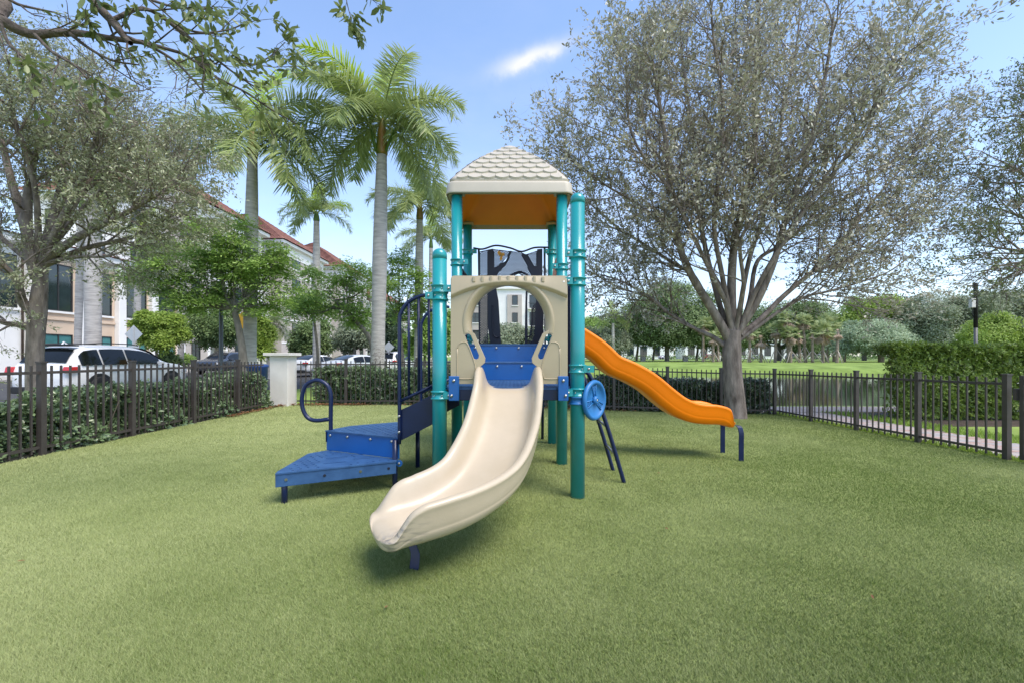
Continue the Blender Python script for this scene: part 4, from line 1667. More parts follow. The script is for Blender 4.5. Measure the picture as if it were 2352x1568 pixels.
# ------------------------------------------------------------------ buildings
M['rooftile'] = mat('terracotta_tile', (0.235, 0.095, 0.075), 0.85, 0.3, 1.5, c2=(0.34, 0.16, 0.125), detail=8)
M['recess'] = mat('shaded_recess_wall', (0.50, 0.46, 0.42), 0.85, 0.1, 1)


def tile_roof(parent, eave, ridge, name='roof', pitch=.36):
    """one roof slope: eave a->b and ridge c->d polylines (two points each), barrel tiles as raised rows"""
    a, b = (np.array(p, float) for p in eave)
    c, d = (np.array(p, float) for p in ridge)
    n = max(2, int(np.linalg.norm(b - a) / pitch))
    nn = norm(np.cross(b - a, c - a))
    if nn[2] < 0:
        nn = -nn
    steps = max(3, int(np.linalg.norm((c + d) / 2 - (a + b) / 2) / .55))
    us = np.linspace(0, 1, 4 * n + 1)
    V, F = [], []
    for i in range(steps):
        for e, lift in ((0, .05), (1, .0)):
            t = (i + e) / steps
            p0 = a + (c - a) * t
            p1 = b + (d - b) * t
            P = p0 + (p1 - p0) * us[:, None] + nn * (lift + .07 * np.abs(np.sin(us * n * math.pi)))[:, None]
            V.append(P)
    V = np.array(V)
    k = len(us)
    for i in range(len(V) - 1):
        j = np.arange(k - 1)
        F.append(np.stack((i * k + j, i * k + j + 1, (i + 1) * k + j + 1, (i + 1) * k + j), 1))
    me = fast_mesh(name, V.reshape(-1, 3) - origin(parent), np.concatenate(F), M['rooftile'])
    o = link(name, me, parent)
    return o


_win = {}


def window(parent, x, y, z, w, h, face, kind='plain', fr=.07):
    """window with frame and panes; face '+x' looks to +x, '-y' looks to -y; placed by its sill centre"""
    key = (round(w, 2), round(h, 2), face, kind)
    if key not in _win:
        fm = (lambda u, v, d: (d, u, v)) if face == '+x' else (lambda u, v, d: (u, -d, v))

        def bx(b, u0, u1, v0, v1, d0, d1):
            p, q = fm(u0, v0, d0), fm(u1, v1, d1)
            b.box(min(p[0], q[0]), max(p[0], q[0]), min(p[1], q[1]), max(p[1], q[1]), p[2], q[2])
        f = MB()
        for u0, u1, v0, v1 in ((-w / 2, -w / 2 + fr, 0, h), (w / 2 - fr, w / 2, 0, h), (-w / 2 + fr, w / 2 - fr, 0, fr), (-w / 2 + fr, w / 2 - fr, h - fr, h)):
            bx(f, u0, u1, v0, v1, -.04, .07)
        if w > 1.0:
            bx(f, -.035, .035, fr, h - fr, -.04, .06)
        if kind == 'sash':
            bx(f, -w / 2 + fr, w / 2 - fr, h * .52, h * .52 + .06, -.04, .055)
        g = MB()
        bx(g, -w / 2 + .02, w / 2 - .02, .02, h - .02, -.03, .02)
        s = MB()
        bx(s, -w / 2 - .12, w / 2 + .12, -.14, -.003, -.02, .14)
        _win[key] = (f.mesh('window', M['frame']), g.mesh('pane', M['blind'] if kind == 'blind' else M['glass']), s.mesh('sill', M['white']))
    fme, gme, sme = _win[key]
    o = link('window', fme, parent, np.array((x, y, z)) - origin(parent))
    link('pane', gme, o)
    link('sill', sme, o)
    return o


def near_block():
    X = -30.0
    root = thing('office_building', 'two storey white building with beige window bays and tall white pilasters, left of the street', 'building', (X - 6, 30, 0))
    MB().box(X - 14, X, 18, 39.4, -.3, 8.0).build('wall', M['white'], root)
    MB().box(X - 14.2, X + .55, 17.8, 39.9, 8.003, 8.45).build('cornice', M['white'], root, bevel=.05)
    rf = tile_roof(root, ((X + .7, 17.6, 8.4), (X + .7, 40.1, 8.4)), ((X - 6, 23, 9.5), (X - 6, 34.5, 9.5)))
    tile_roof(root, ((X - 14.4, 17.6, 8.4), (X + .7, 17.6, 8.4)), ((X - 6, 23, 9.5), (X - 5.9, 23, 9.5)))
    tile_roof(root, ((X + .7, 40.1, 8.4), (X - 14.4, 40.1, 8.4)), ((X - 5.9, 34.5, 9.5), (X - 6, 34.5, 9.5)))
    # plain end with one slender window
    window(root, X, 26.0, 4.1, .95, 3.2, '+x', 'plain')
    # beige bays between pilasters
    y = 27.5
    bays = [(27.6, 30.0), (30.8, 32.9), (33.6, 36.0), (36.6, 39.0)]
    for (a, b) in bays:
        MB().box(X + .002, X + .10, a, b, -.2, 7.6).build('bay_panel', M['beige'], root)
        c = (a + b) / 2
        window(root, X + .10, c, 4.15, b - a - .55, 3.1, '+x', 'plain')
        window(root, X + .10, c, .35, b - a - .55, 2.3, '+x', 'blind')
        MB().box(X + .102, X + .20, a + .02, b - .02, 3.55, 3.72).build('band', M['beige'], root)
    for y in (27.25, 30.4, 33.25, 36.3, 39.3):
        MB().box(X + .003, X + .45, y - .32, y + .32, -.2, 7.9).build('pilaster', M['white'], root, bevel=.04)
    MB().tube([(X + .08, 26.75, -.2), (X + .08, 26.75, 7.9)], .06, 8).build('downpipe', M['mulch'], root)


near_block()


def apartments(label, x_face, y0, y1, floors, bays, hip, depth=15, base=-.1, fh=3.1):
    """bays: list of (y0, y1, kind) with kind 'bay' (proud, one column of windows) or 'balcony' (recessed)"""
    root = thing('apartment_building', label, 'building', (x_face - depth / 2, (y0 + y1) / 2, 0))
    top = base + floors * fh + .6
    b = MB().box(x_face - depth, x_face - 1.6, y0, y1, base - .3, top)
    b.build('wall', M['white'], root)
    for (a, c, kind) in bays:
        mid = (a + c) / 2
        if kind == 'bay':
            MB().box(x_face - 1.598, x_face, a, c, base - .3, top - 1.4).build('bay', M['greige'], root)
            MB().box(x_face - 1.597, x_face + .06, a - .05, c + .05, top - 1.398, top).build('frieze', M['white'], root)
            for f in range(floors):
                z = base + f * fh + .95
                window(root, x_face + .002, mid - (c - a) * .02, z, min(2.3, (c - a) * .36), 1.75, '+x', 'sash')
                if f:
                    MB().box(x_face + .003, x_face + .05, a + .02, c - .02, base + f * fh - .1, base + f * fh + .08).build('band', M['white'], root)
            # end of the bay faces the viewer
            for f in range(floors):
                pass
        else:
            for f in range(floors):
                z = base + f * fh
                if f:
                    MB().box(x_face - 1.597, x_face - .1, a + .01, c - .01, z - .12, z + .12).build('balcony_slab', M['white'], root)
                    rail = MB().box(x_face - .18, x_face - .12, a + .05, c - .05, z + 1.05, z + 1.12)
                    yy = a + .1
                    while yy < c - .1:
                        rail.box(x_face - .165, x_face - .135, yy, yy + .03, z + .122, z + 1.05)
                        yy += .16
                    rail.build('balcony_railing', M['frame'], root)
                window(root, x_face - 1.598, mid, z + .16, min(2.6, (c - a) * .55), 2.25, '+x', 'plain')
            for yy in (a + .02, c - .42):
                MB().box(x_face - .5, x_face - .06, yy, yy + .4, base - .3, top - .7).build('column', M['white'], root)
            MB().box(x_face - 1.596, x_face - .02, a + .005, c - .005, top - .698, top - .002).build('frieze', M['white'], root)
    MB().box(x_face - depth - .5, x_face + .55, y0 - .5, y1 + .5, top + .002, top + .42).build('eave', M['white'], root, bevel=.05)
    e = top + .40
    ov = .75
    xr = x_face - depth / 2
    h = hip
    tile_roof(root, ((x_face + ov, y0 - ov, e), (x_face + ov, y1 + ov, e)), ((xr, y0 + h, e + 5.6), (xr, y1 - h, e + 5.6)))
    tile_roof(root, ((x_face - depth - ov, y0 - ov, e), (x_face + ov, y0 - ov, e)), ((xr, y0 + h, e + 5.6), (xr + .1, y0 + h, e + 5.6)))
    tile_roof(root, ((x_face + ov, y1 + ov, e), (x_face - depth - ov, y1 + ov, e)), ((xr, y1 - h, e + 5.6), (xr + .1, y1 - h, e + 5.6)))
    # windows on the end wall towards the viewer
    for f in range(floors):
        for xx in (x_face - 4, x_face - 8, x_face - 12):
            window(root, xx, y0 - .002, base + f * fh + .95, 1.6, 1.75, '-y', 'sash')
    return root


apartments('five storey pale apartment block with balconies half hidden by the green tree', -30.9, 41.0, 54.4, 5,
           [(41.2, 44.4, 'bay'), (44.5, 47.7, 'balcony'), (47.8, 51.0, 'bay'), (51.1, 54.3, 'balcony')], 6)
apartments('grey and white five storey apartment block with red tiled roof, between two palm trunks', -30.3, 57.4, 70.5, 5,
           [(57.5, 65.6, 'bay'), (65.7, 70.4, 'balcony')], 6)
apartments('farther red roofed apartment block seen behind the big palm trunk', -29.2, 74.5, 92.0, 5,
           [(74.6, 77.6, 'bay'), (77.7, 82.4, 'balcony'), (82.5, 87.4, 'bay'), (87.5, 91.9, 'balcony')], 6)
apartments('lower red roofed block far down the street, mostly behind trees', -27.5, 98.0, 118.0, 4,
           [(98.1, 104, 'bay'), (104.1, 110, 'balcony'), (110.1, 117.9, 'bay')], 6)


def end_block():
    """seen through the arched opening of the play tower"""
    y = 80.0
    x0, x1 = -9.5, 7.0
    root = thing('apartment_building', 'white and grey apartment block seen through the round opening of the play panel', 'building', ((x0 + x1) / 2, y + 5, 0))
    MB().box(x0, x1, y, y + 12, -.3, 13.4).build('wall', M['white'], root)
    for xa, xb in ((-9.0, -4.5), (-.9, 1.8)):
        MB().box(xa, xb, y - .25, y - .002, -.3, 12.4).build('grey_panel', M['greige'], root)
    MB().box(x0 - .3, x1 + .3, y - .4, y + 12.3, 13.402, 13.8).build('cornice', M['white'], root)
    for f in range(4):
        z = .2 + f * 3.15 + .8
        window(root, .55, y - .252, z, 1.0, 1.8, '-y', 'plain')
        window(root, -6.7, y - .252, z, 1.4, 1.8, '-y', 'sash')
        window(root, 4.5, y - .002, z - .5, 2.6, 2.4, '-y', 'plain')
        MB().box(2.9, 6.1, y - .9, y - .003, z - .75, z - .57).build('balcony_slab', M['white'], root)
        r = MB().box(2.95, 6.05, y - .88, y - .84, z + .4, z + .46)
        for k in range(16):
            r.box(3.0 + k * .2, 3.03 + k * .2, y - .875, y - .845, z - .568, z + .4)
        r.build('balcony_railing', M['frame'], root)


end_block()


def far_hall(name, label, x0, x1, y, h):
    root = thing(name, label, 'building', ((x0 + x1) / 2, y, 0))
    MB().box(x0, x1, y, y + 10, -.3, h).build('wall', M['white'], root)
    MB().box(x0 - .5, x1 + .5, y - .6, y + 10.5, h + .002, h + .5).build('parapet', M['white'], root)
    n = int((x1 - x0) / 5)
    for k in range(n):
        window(root, x0 + 2.5 + k * 5, y - .002, 1.3, 2.6, h - 2.6, '-y', 'plain')


far_hall('far_building', 'long low white building glimpsed under the park trees left of the oak trunk', 28, 62, 168, 6.5)
far_hall('far_building', 'long low white building glimpsed between the far palm trunks', 68, 118, 172, 7.0)


# ------------------------------------------------------------------ cars
def make_car(kind, paint, label, loc, rz, cladding=False, group=None):
    """local axes: +x forward, +y left"""
    root = thing('parked_car', label, 'car', (0, 0, 0), group)
    if kind == 'suv':
        L, Wd, belt = 4.68, .93, 1.03
        topx = [-2.34, -2.32, -2.22, -2.05, -1.78, -1.45, -.9, -.2, .35, .75, 1.05, 1.25, 1.6, 2.0, 2.22, 2.32, 2.34]
        topz = [.62, .98, 1.10, 1.36, 1.62, 1.67, 1.70, 1.69, 1.64, 1.50, 1.27, 1.12, 1.09, 1.03, .93, .74, .55]
        xs_, xe = -1.95, .98
    else:
        L, Wd, belt = 4.7, .92, .94
        topx = [-2.35, -2.32, -2.2, -1.95, -1.6, -1.2, -.7, -.1, .35, .75, 1.1, 1.35, 1.7, 2.05, 2.25, 2.33, 2.35]
        topz = [.60, .90, 1.02, 1.06, 1.16, 1.34, 1.43, 1.45, 1.40, 1.26, 1.07, .95, .90, .83, .74, .62, .50]
        xs_, xe = -1.55, 1.0
    zb = .24
    rings = []
    prof = {}
    for x, z in zip(topx, topz):
        e = abs(x) / (L / 2)
        w = Wd * (1 - .16 * max(0, e - .72) / .28 * max(0, e - .72) / .28)
        bl = min(belt, z - .03)
        if z > belt + .06:
            fr = min(1, (z - belt) / .6)
            wt = w * (1 - .27 * fr)
        else:
            wt = w * .93
        b0 = zb + (.12 if e > .93 else 0)
        half = [(w * .80, b0), (w * .97, b0 + .08), (w, .52), (w * .995, .72), (w * .985, bl), (wt + .015, max(bl + .005, z - .09 if z > belt + .1 else z - .02)), (wt * .82, z), (0, z + .012)]
        if half[1][1] > .52:
            half[1] = (w * .97, .5)
        if z < .72:
            half[3] = (w * .97, z - .05)
            half[2] = (w * .99, min(.52, z - .09))
        prof[x] = (w, bl, wt, z)
        ring = [(x, y, zz) for (y, zz) in half] + [(x, -y, zz) for (y, zz) in half[:-1][::-1]]
        rings.append(ring)
    MB().loft(rings).build('body', M[paint], root, subsurf=1)

    def at(x):
        X = sorted(prof)
        return [float(np.interp(x, X, [prof[k][i] for k in X])) for i in range(4)]

    def side_pt(x, f, s):
        w, bl, wt, z = at(x)
        bl = max(bl, belt - .02)
        y = w * .985 + (wt + .015 - w * .985) * f
        zz = bl + (z - .10 - bl) * f
        return (x, s * (y + .012), zz + .01)
    for s in (-1, 1):
        if kind == 'suv':
            parts = [(-1.95, -1.32), (-1.26, -.42), (-.36, .92)]
        else:
            parts = [(-1.15, -.40), (-.34, .92)]
        for (a, c) in parts:
            q = np.linspace(a, c, 7)
            lo = [side_pt(x, .06, s) for x in q]
            hi = [side_pt(x, .93, s) for x in q]
            # glass stops short of a falling roof line
            MB().loft([lo, hi], closed=False, caps=False).build('side_window', M['carglass'], root)
        mh = MB().obox((.80, s * (Wd + .09), belt + .06), (.06, 0, 0), (0, .10, 0), (0, 0, .07))
        mh.build('wing_mirror', M[paint], root, bevel=.03)
        for xh in (-.95, .15):
            MB().box(xh - .1, xh + .1, s * Wd - .012, s * Wd + .012 + .012 * s, belt - .15, belt - .12).build('door_handle', M[paint], root)
        if kind == 'suv':
            MB().tube([(-1.6, s * .62, 1.70), (-1.0, s * .63, 1.745), (.0, s * .63, 1.735), (.3, s * .62, 1.69)], .018, 6).build('roof_rail', M['black'], root)
        # lamps
        xr = topx[0]
        MB().obox((xr + .13, s * (Wd - .10), belt - .08), (.17, -.0, 0), (0, .095, 0), (.02, 0, .085)).build('tail_light', M['redlens'], root, bevel=.02)
        MB().obox((-xr - .22, s * (Wd - .12), .80 if kind == 'suv' else .66), (.16, -.03 * s, 0), (.03, .10, 0), (0, 0, .06)).build('headlight', M['headlens'], root, bevel=.02)
    # rear and front glass

    def cross(x, dz, k):
        w, bl, wt, z = at(x)
        return [(x, yy * wt * k, z + dz - .03 * yy * yy) for yy in np.linspace(-1, 1, 7)]
    if kind == 'suv':
        MB().loft([[(p[0] - .03, p[1], p[2]) for p in cross(x, .03, .86)] for x in (-2.19, -2.05, -1.86)], closed=False, caps=False).build('rear_window', M['carglass'], root)
        MB().loft([[(p[0] + .02, p[1], p[2]) for p in cross(x, .035, .88)] for x in (1.16, .75, .45)], closed=False, caps=False).build('windscreen', M['carglass'], root)
        MB().obox((-1.86, 0, 1.66), (.14, 0, -.01), (0, .58, 0), (0, 0, .02)).build('spoiler', M['black'], root, bevel=.012)
        MB().loft([[(-1.5, -.04, 1.68), (-1.5, .04, 1.68)], [(-1.62, -.02, 1.78), (-1.62, .02, 1.78)], [(-1.68, -.04, 1.665), (-1.68, .04, 1.665)]], closed=False, caps=False).build('aerial_fin', M[paint], root)
    else:
        MB().loft([[(p[0] - .02, p[1], p[2]) for p in cross(x, .03, .86)] for x in (-1.75, -1.35, -.95)], closed=False, caps=False).build('rear_window', M['carglass'], root)
        MB().loft([[(p[0] + .02, p[1], p[2]) for p in cross(x, .03, .88)] for x in (1.18, .8, .45)], closed=False, caps=False).build('windscreen', M['carglass'], root)
    MB().box(-L / 2 - .02, -L / 2 + .05, -.26, .26, .70, .83).build('number_plate', M['headlens'], root)
    MB().box(-L / 2 - .035, -L / 2 + .2, -Wd * .84, Wd * .84, .26, .46).build('rear_bumper', M['black'], root, bevel=.03)
    MB().box(L / 2 - .2, L / 2 + .025, -Wd * .80, Wd * .80, .26, .44).build('front_bumper', M['black'], root, bevel=.03)
    if kind == 'suv':
        MB().box(L / 2 - .14, L / 2 + .02, -.5, .5, .56, .78).build('grille', M['black'], root, bevel=.02)
    r = .36 if kind == 'suv' else .335
    xw = 1.42
    tm = MB().lathe([(r * .62, -.1), (r * .9, -.11), (r, -.08), (r, .08), (r * .9, .11), (r * .62, .1)], (0, 0, 0), 24, (0, 1, 0)).mesh('wheel', M['rubber'])
    am = MB()
    am.lathe([(r * .64, .085), (r * .62, .10), (r * .56, .085), (r * .54, .03)], (0, 0, 0), 24, (0, 1, 0))
    for k in range(5):
        a = 2 * math.pi * k / 5
        am.obox((math.cos(a) * r * .32, .085, math.sin(a) * r * .32), (math.cos(a) * r * .28, 0, math.sin(a) * r * .28), (0, .012, 0), (-math.sin(a) * .028, 0, math.cos(a) * .028))
    am = am.mesh('rim', M['alloy'])
    for s in (-1, 1):
        for x in (-xw, xw):
            arch = MB()
            ring = [[(x + rr * math.cos(a), s * yy, r + .01 + rr * math.sin(a)) for (rr, yy) in ((r * 1.02, Wd - .02), (r * 1.02, Wd + .012), (r * 1.24, Wd + .012), (r * 1.24, Wd - .02))] for a in np.linspace(-.35, math.pi + .35, 16)]
            arch.loft(ring, smooth=False)
            arch.build('wheel_arch', M['black' if cladding else paint], root)
            MB().lathe([(r * 1.13, -.008), (r * 1.13, .008)], (x, s * (Wd - .0), r + .01), 20, (0, 1, 0)).build('wheel_well', M['black'], root)
            w = link('wheel', tm, root, (x, s * (Wd - .055), r))
            w.rotation_euler = (0, 0, 0 if s > 0 else math.pi)
            link('rim', am, w)
    if cladding:
        for s in (-1, 1):
            MB().box(-1.0, 1.0, s * Wd - .02, s * Wd + .02, .26, .42).build('sill_cladding', M['black'], root)
    root.location = loc
    root.rotation_euler = (0, 0, rz)
    return root


def street_z(x, y):
    return -.122


UP = math.pi / 2
make_car('suv', 'carwhite', 'white estate SUV with red tail lights parked behind the oak trunk at left', (-13.66, 14.95, -.13), UP, True)
make_car('suv', 'cardark', 'dark blue SUV facing the viewer on the street left of the grey lamp post', (-22.6, 34.5, -.125), -UP, True)
GC = 'cars in the parking area behind the hedge'
make_car('sedan', 'carwhite', 'small white hatchback nearest the white pier, seen from behind', (-13.6, 30.4, -.118), R(78), False, GC)
make_car('sedan', 'cardark', 'dark saloon parked between the two white cars', (-12.2, 35.0, -.118), R(78), False, GC)
make_car('sedan', 'carwhite', 'white saloon with swept glass roof parked left of the big palm trunk', (-9.6, 27.6, -.118), R(60), False, GC)
make_car('suv', 'carwhite', 'white off roader parked right of the big palm trunk, seen from behind', (-9.2, 35.0, -.118), R(80), False, GC)
GF = 'cars on the far side of the park'
zp = float(terrain(50, 120))
for (x, y, k, p, lab) in ((52.0, 148.0, 'sedan', 'carsilver', 'tiny silver car under the far trees, left of the oak trunk'),
                          (68.0, 150.0, 'suv', 'carred', 'tiny red car under the far trees, just right of the oak trunk'),
                          (84.0, 150.0, 'sedan', 'carwhite', 'tiny white car far off between the palm trunks'),
                          (95.0, 148.0, 'suv', 'cardark', 'tiny dark car far off behind the leaning palm trunk'),
                          (105.0, 150.0, 'suv', 'carwhite', 'tiny white car far off left of the tall hedge')):
    make_car(k, p, lab, (x, y, float(terrain(x, y)) + .02), 0.1, False, GF)


# ------------------------------------------------------------------ street furniture
def street_signs():
    # back of a diamond warning sign above a small plate
    c = W(307, 770, 19.5)
    root = thing('road_sign', 'back of a pale diamond road sign with a small plate below, above the white car', 'sign', (c[0], c[1], -.12))
    s = .40
    MB().plate([(0, -s * 1.0), (s, 0), (0, s), (-s, 0)], [], lambda u, v, w: (c[0] + u, c[1] + w, c[2] - .05 + v + .1), .006).build('sign_plate', M['signgrey'], root)
    MB().plate([(-.24, -.1), (.24, -.1), (.24, .12), (-.24, .12)], [], lambda u, v, w: (c[0] + u, c[1] + w, c[2] - .58 + v), .006).build('small_plate', M['signgrey'], root)
    MB().box(c[0] - .03, c[0] + .03, c[1] - .045, c[1] - .008, -.13, c[2] + .38).build('sign_post', M['signgrey'], root)
    c = W(893, 797, 33)
    root = thing('road_sign', 'small grey diamond sign back far off, above the white off roader', 'sign', (c[0], c[1], -.12))
    s = .42
    MB().plate([(0, -s), (s, 0), (0, s), (-s, 0)], [], lambda u, v, w: (c[0] + u, c[1] + w, c[2] + v), .006).build('sign_plate', M['signgrey'], root)
    MB().box(c[0] - .03, c[0] + .03, c[1] + .008, c[1] + .05, -.13, c[2] + .3).build('sign_post', M['signgrey'], root)
    # yellow pedestrian crossing sign behind the left palm
    c = W(562, 737, 17.5)
    root = thing('crossing_sign', 'bright yellow crossing sign half hidden by the left palm trunk', 'sign', (c[0], c[1], -.12))
    pent = [(-.36, -.30), (.36, -.30), (.40, .12), (0, .42), (-.40, .12)]
    MB().plate(pent, [], lambda u, v, w: (c[0] + u, c[1] - w, c[2] + v), .006).build('sign_plate', M['signyellow'], root)
    MB().plate([(-.3, -.16), (.3, -.16), (.3, .16), (-.3, .16)], [], lambda u, v, w: (c[0] + u, c[1] - w, c[2] - .55 + v), .006).build('arrow_plate', M['signyellow'], root)
    MB().box(c[0] - .03, c[0] + .03, c[1] + .008, c[1] + .05, -.13, c[2] + .3).build('sign_post', M['signgrey'], root)
    # grey lamp post
    b = W(508, 840, 14.2)
    root = thing('lamp_post', 'dark grey round lamp post rising into the green tree, behind the fence', 'lamp post', (b[0], b[1], -.1))
    MB().lathe([(.10, -.15), (.10, .25), (.062, .32), (.055, 4.6)], (b[0], b[1], 0), 14).build('pole', M['polegrey'], root)
    MB().tube(smooth_path([(b[0], b[1], 4.55), (b[0] - .1, b[1], 5.0), (b[0] - .5, b[1], 5.2), (b[0] - .9, b[1], 5.15)], 18), .035, 8).build('arm', M['polegrey'], root)
    MB().obox((b[0] - 1.05, b[1], 5.12), (.25, 0, 0), (0, .1, 0), (0, 0, .05)).build('lantern', M['polegrey'], root, bevel=.03)
    # blue bin behind the fence by the pier
    b = W(591, 850, 11.6)
    root = thing('litter_bin', 'blue slatted bin behind the fence just left of the white pier', 'bin', (b[0], b[1], -.05))
    MB().lathe([(.22, -.1), (.25, .9), (.27, .92), (.27, .97), (.2, 1.0)], (b[0], b[1], 0), 18).build('bin_body', M['bluebox'], root)
    # utility cabinet in front of the white saloon
    b = W(880, 842, 19)
    root = thing('utility_cabinet', 'low grey green utility box in front of the white saloon, above the hedge', 'cabinet', (b[0], b[1], -.1))
    MB().box(b[0] - 1.0, b[0] + .5, b[1] - .3, b[1] + .3, -.2, .62).build('cabinet_body', M['signgrey'], root, bevel=.02)
    MB().box(b[0] - 1.04, b[0] + .54, b[1] - .34, b[1] + .34, .622, .68).build('lid', M['signgrey'], root, bevel=.01)
    # black pole with a white box beyond the tall hedge
    Z = 13.0
    b = W(2241, 818, Z)
    root = thing('utility_pole', 'slim black pole with a small white box, standing behind the tall hedge', 'pole', (b[0], b[1], -.3))
    top = W(2240, 650, Z)[2]
    mid = W(2240, 752, Z)[2]
    MB().lathe([(.045, -.4), (.045, mid)], (b[0], b[1], 0), 12).build('lower_tube', M['polegrey'], root)
    MB().lathe([(.052, mid), (.052, top - .02), (.03, top)], (b[0], b[1], 0), 12).build('upper_tube', M['poleblack'], root)
    z = W(2231, 697, Z)[2]
    MB().box(b[0] - .17, b[0] - .055, b[1] - .06, b[1] + .04, z - .13, z + .14).build('box', M['white'], root, bevel=.008)
    MB().tube([(b[0] - .11, b[1], z - .13), (b[0] - .10, b[1], z - .35), (b[0] - .055, b[1], z - .42)], .01, 6).build('cable', M['poleblack'], root)
    # low boundary posts in the park
    for px, lab in ((1477, 'small beige bollard box on the park lawn, nearer the far palm'), (1574, 'small beige bollard box on the park lawn, left of the oak trunk')):
        b = W(px, 816, 84)
        root = thing('park_marker', lab, 'marker', (b[0], b[1], float(terrain(b[0], b[1]))), 'beige markers on the park lawn')
        z = float(terrain(b[0], b[1]))
        MB().box(b[0] - .45, b[0] + .45, b[1] - .3, b[1] + .3, z - .1, z + 1.0).build('marker_body', M['concrete'], root, bevel=.04)
        MB().box(b[0] - .5, b[0] + .5, b[1] - .35, b[1] + .35, z + 1.002, z + 1.15).build('marker_cap', M['beige'], root, bevel=.03)


street_signs()


# ------------------------------------------------------------------ branching trees
class Tree:
    def __init__(self):
        self.tubes = []
        self.twigs = []

    def grow(self, p, d, L, r, lvl, P):
        n = max(3, int(L / P['seg'][lvl]) + 1)
        pts = [p]
        q = p
        for i in range(n):
            d = d + rng.normal(0, P['wob'][lvl], 3)
            d[2] += P['up'][lvl]
            d /= np.linalg.norm(d)
            q = q + d * (L / n)
            pts.append(q)
        self.limb(np.array(pts), r, r * .45, lvl, P, L)

    def limb(self, pts, r0, r1, lvl, P, L=None, start=None):
        n = len(pts)
        rad = np.linspace(r0, r1, n)
        self.tubes.append((pts, rad, lvl))
        if L is None:
            L = float(np.linalg.norm(np.diff(pts, axis=0), axis=1).sum())
        if lvl >= P['max']:
            self.twigs.append(pts)
            return
        if lvl == P['max'] - 1:
            self.twigs.append(pts[n // 2:])
        k = max(1, int(round(P['kids'][lvl] * L * rng.uniform(.8, 1.2))))
        s = P['start'][lvl] if start is None else start
        ts = s + (1 - s) * (np.arange(k) + rng.random(k)) / k
        az = rng.random() * 6.28
        for t in ts:
            f = t * (n - 1)
            i = min(int(f), n - 2)
            p = pts[i] + (pts[i + 1] - pts[i]) * (f - i)
            d = pts[i + 1] - pts[i]
            d /= np.linalg.norm(d)
            az += 2.4 + rng.normal(0, .4)
            a = np.cross(d, (0, 0, 1.0) if abs(d[2]) < .9 else (1.0, 0, 0))
            a /= np.linalg.norm(a)
            b = np.cross(d, a)
            ang = P['ang'][lvl] * rng.uniform(.7, 1.25)
            e = d * math.cos(ang) + (a * math.cos(az) + b * math.sin(az)) * math.sin(ang)
            l2 = P['len'][lvl] * rng.uniform(.65, 1.25) * (1.0 - .35 * t if lvl == 0 else 1)
            rr = min(rad[i] * .62, P['rad'][lvl])
            self.grow(p, e, l2, rr, lvl + 1, P)

    def wood(self, sides=(10, 6, 4, 3, 3)):
        V, F = [], []
        base = 0
        for pts, rad, lvl in self.tubes:
            n = sides[min(lvl, len(sides) - 1)]
            T, N, B = frames(pts)
            a = np.arange(n) * 2 * math.pi / n
            v = (pts[:, None] + rad[:, None, None] * (np.cos(a)[None, :, None] * N[:, None] + np.sin(a)[None, :, None] * B[:, None])).reshape(-1, 3)
            m = len(pts)
            i, j = np.meshgrid(np.arange(m - 1), np.arange(n), indexing='ij')
            f = np.stack((i * n + j, i * n + (j + 1) % n, (i + 1) * n + (j + 1) % n, (i + 1) * n + j), -1).reshape(-1, 4)
            V.append(v)
            F.append(f + base)
            base += len(v)
        return np.concatenate(V), np.concatenate(F)

    def leaves(self, per, spread, clump=.72):
        """positions and directions of leaves along the twigs"""
        pos, dr = [], []
        ph = rng.random(6) * 6.28
        for pts in self.twigs:
            c = pts[-1]
            s = math.sin(c[0] * 2.1 + ph[0] + 1.2 * math.sin(c[2] * 1.3)) + math.sin(c[1] * 2.3 + ph[1]) + math.sin(c[2] * 2.6 + ph[2] + c[0]) + .8 * math.sin(c[0] * 5.1 + c[2] * 4.3 + ph[3])
            if rng.random() > clump + .28 * s:
                continue
            n = rng.poisson(per)
            if n == 0:
                continue
            t = rng.random(n) ** .8 * (len(pts) - 1)
            i = np.minimum(t.astype(int), len(pts) - 2)
            p = pts[i] + (pts[i + 1] - pts[i]) * (t - i)[:, None]
            d = norm(pts[i + 1] - pts[i])
            pos.append(p + rng.normal(0, spread, (n, 3)))
            dr.append(norm(d * .7 + rng.normal(0, .75, (n, 3))))
        return np.concatenate(pos), np.concatenate(dr)


def limb_px(pxs, z0, z1, n):
    """limb traced in the view: depth runs from z0 to z1 along it"""
    k = len(pxs)
    P = np.array([W(a, b, z0 + (z1 - z0) * (i / (k - 1)) ** 1.0) for i, (a, b) in enumerate(pxs)])
    return smooth_path(P, n)


def finish_tree(root, T, bark, leafm, per, spread, leaf, single=0, ratio=.40, sides=(10, 6, 4, 3, 3), front=None, droop=.0, clump=.72):
    o0 = origin(root)
    V, F = T.wood(sides)
    link('trunk', fast_mesh('trunk', V - o0, F, bark, True), root)
    pos, d = T.leaves(per, spread, clump)
    d[:, 2] -= droop
    L = leaf * rng.uniform(.65, 1.25, len(pos))
    n = rng.normal(0, .6, (len(pos), 3))
    n[:, 2] += .7
    foliage(root, pos, d, n, L, L * ratio, leafm, single, 'crown')
    return len(pos)


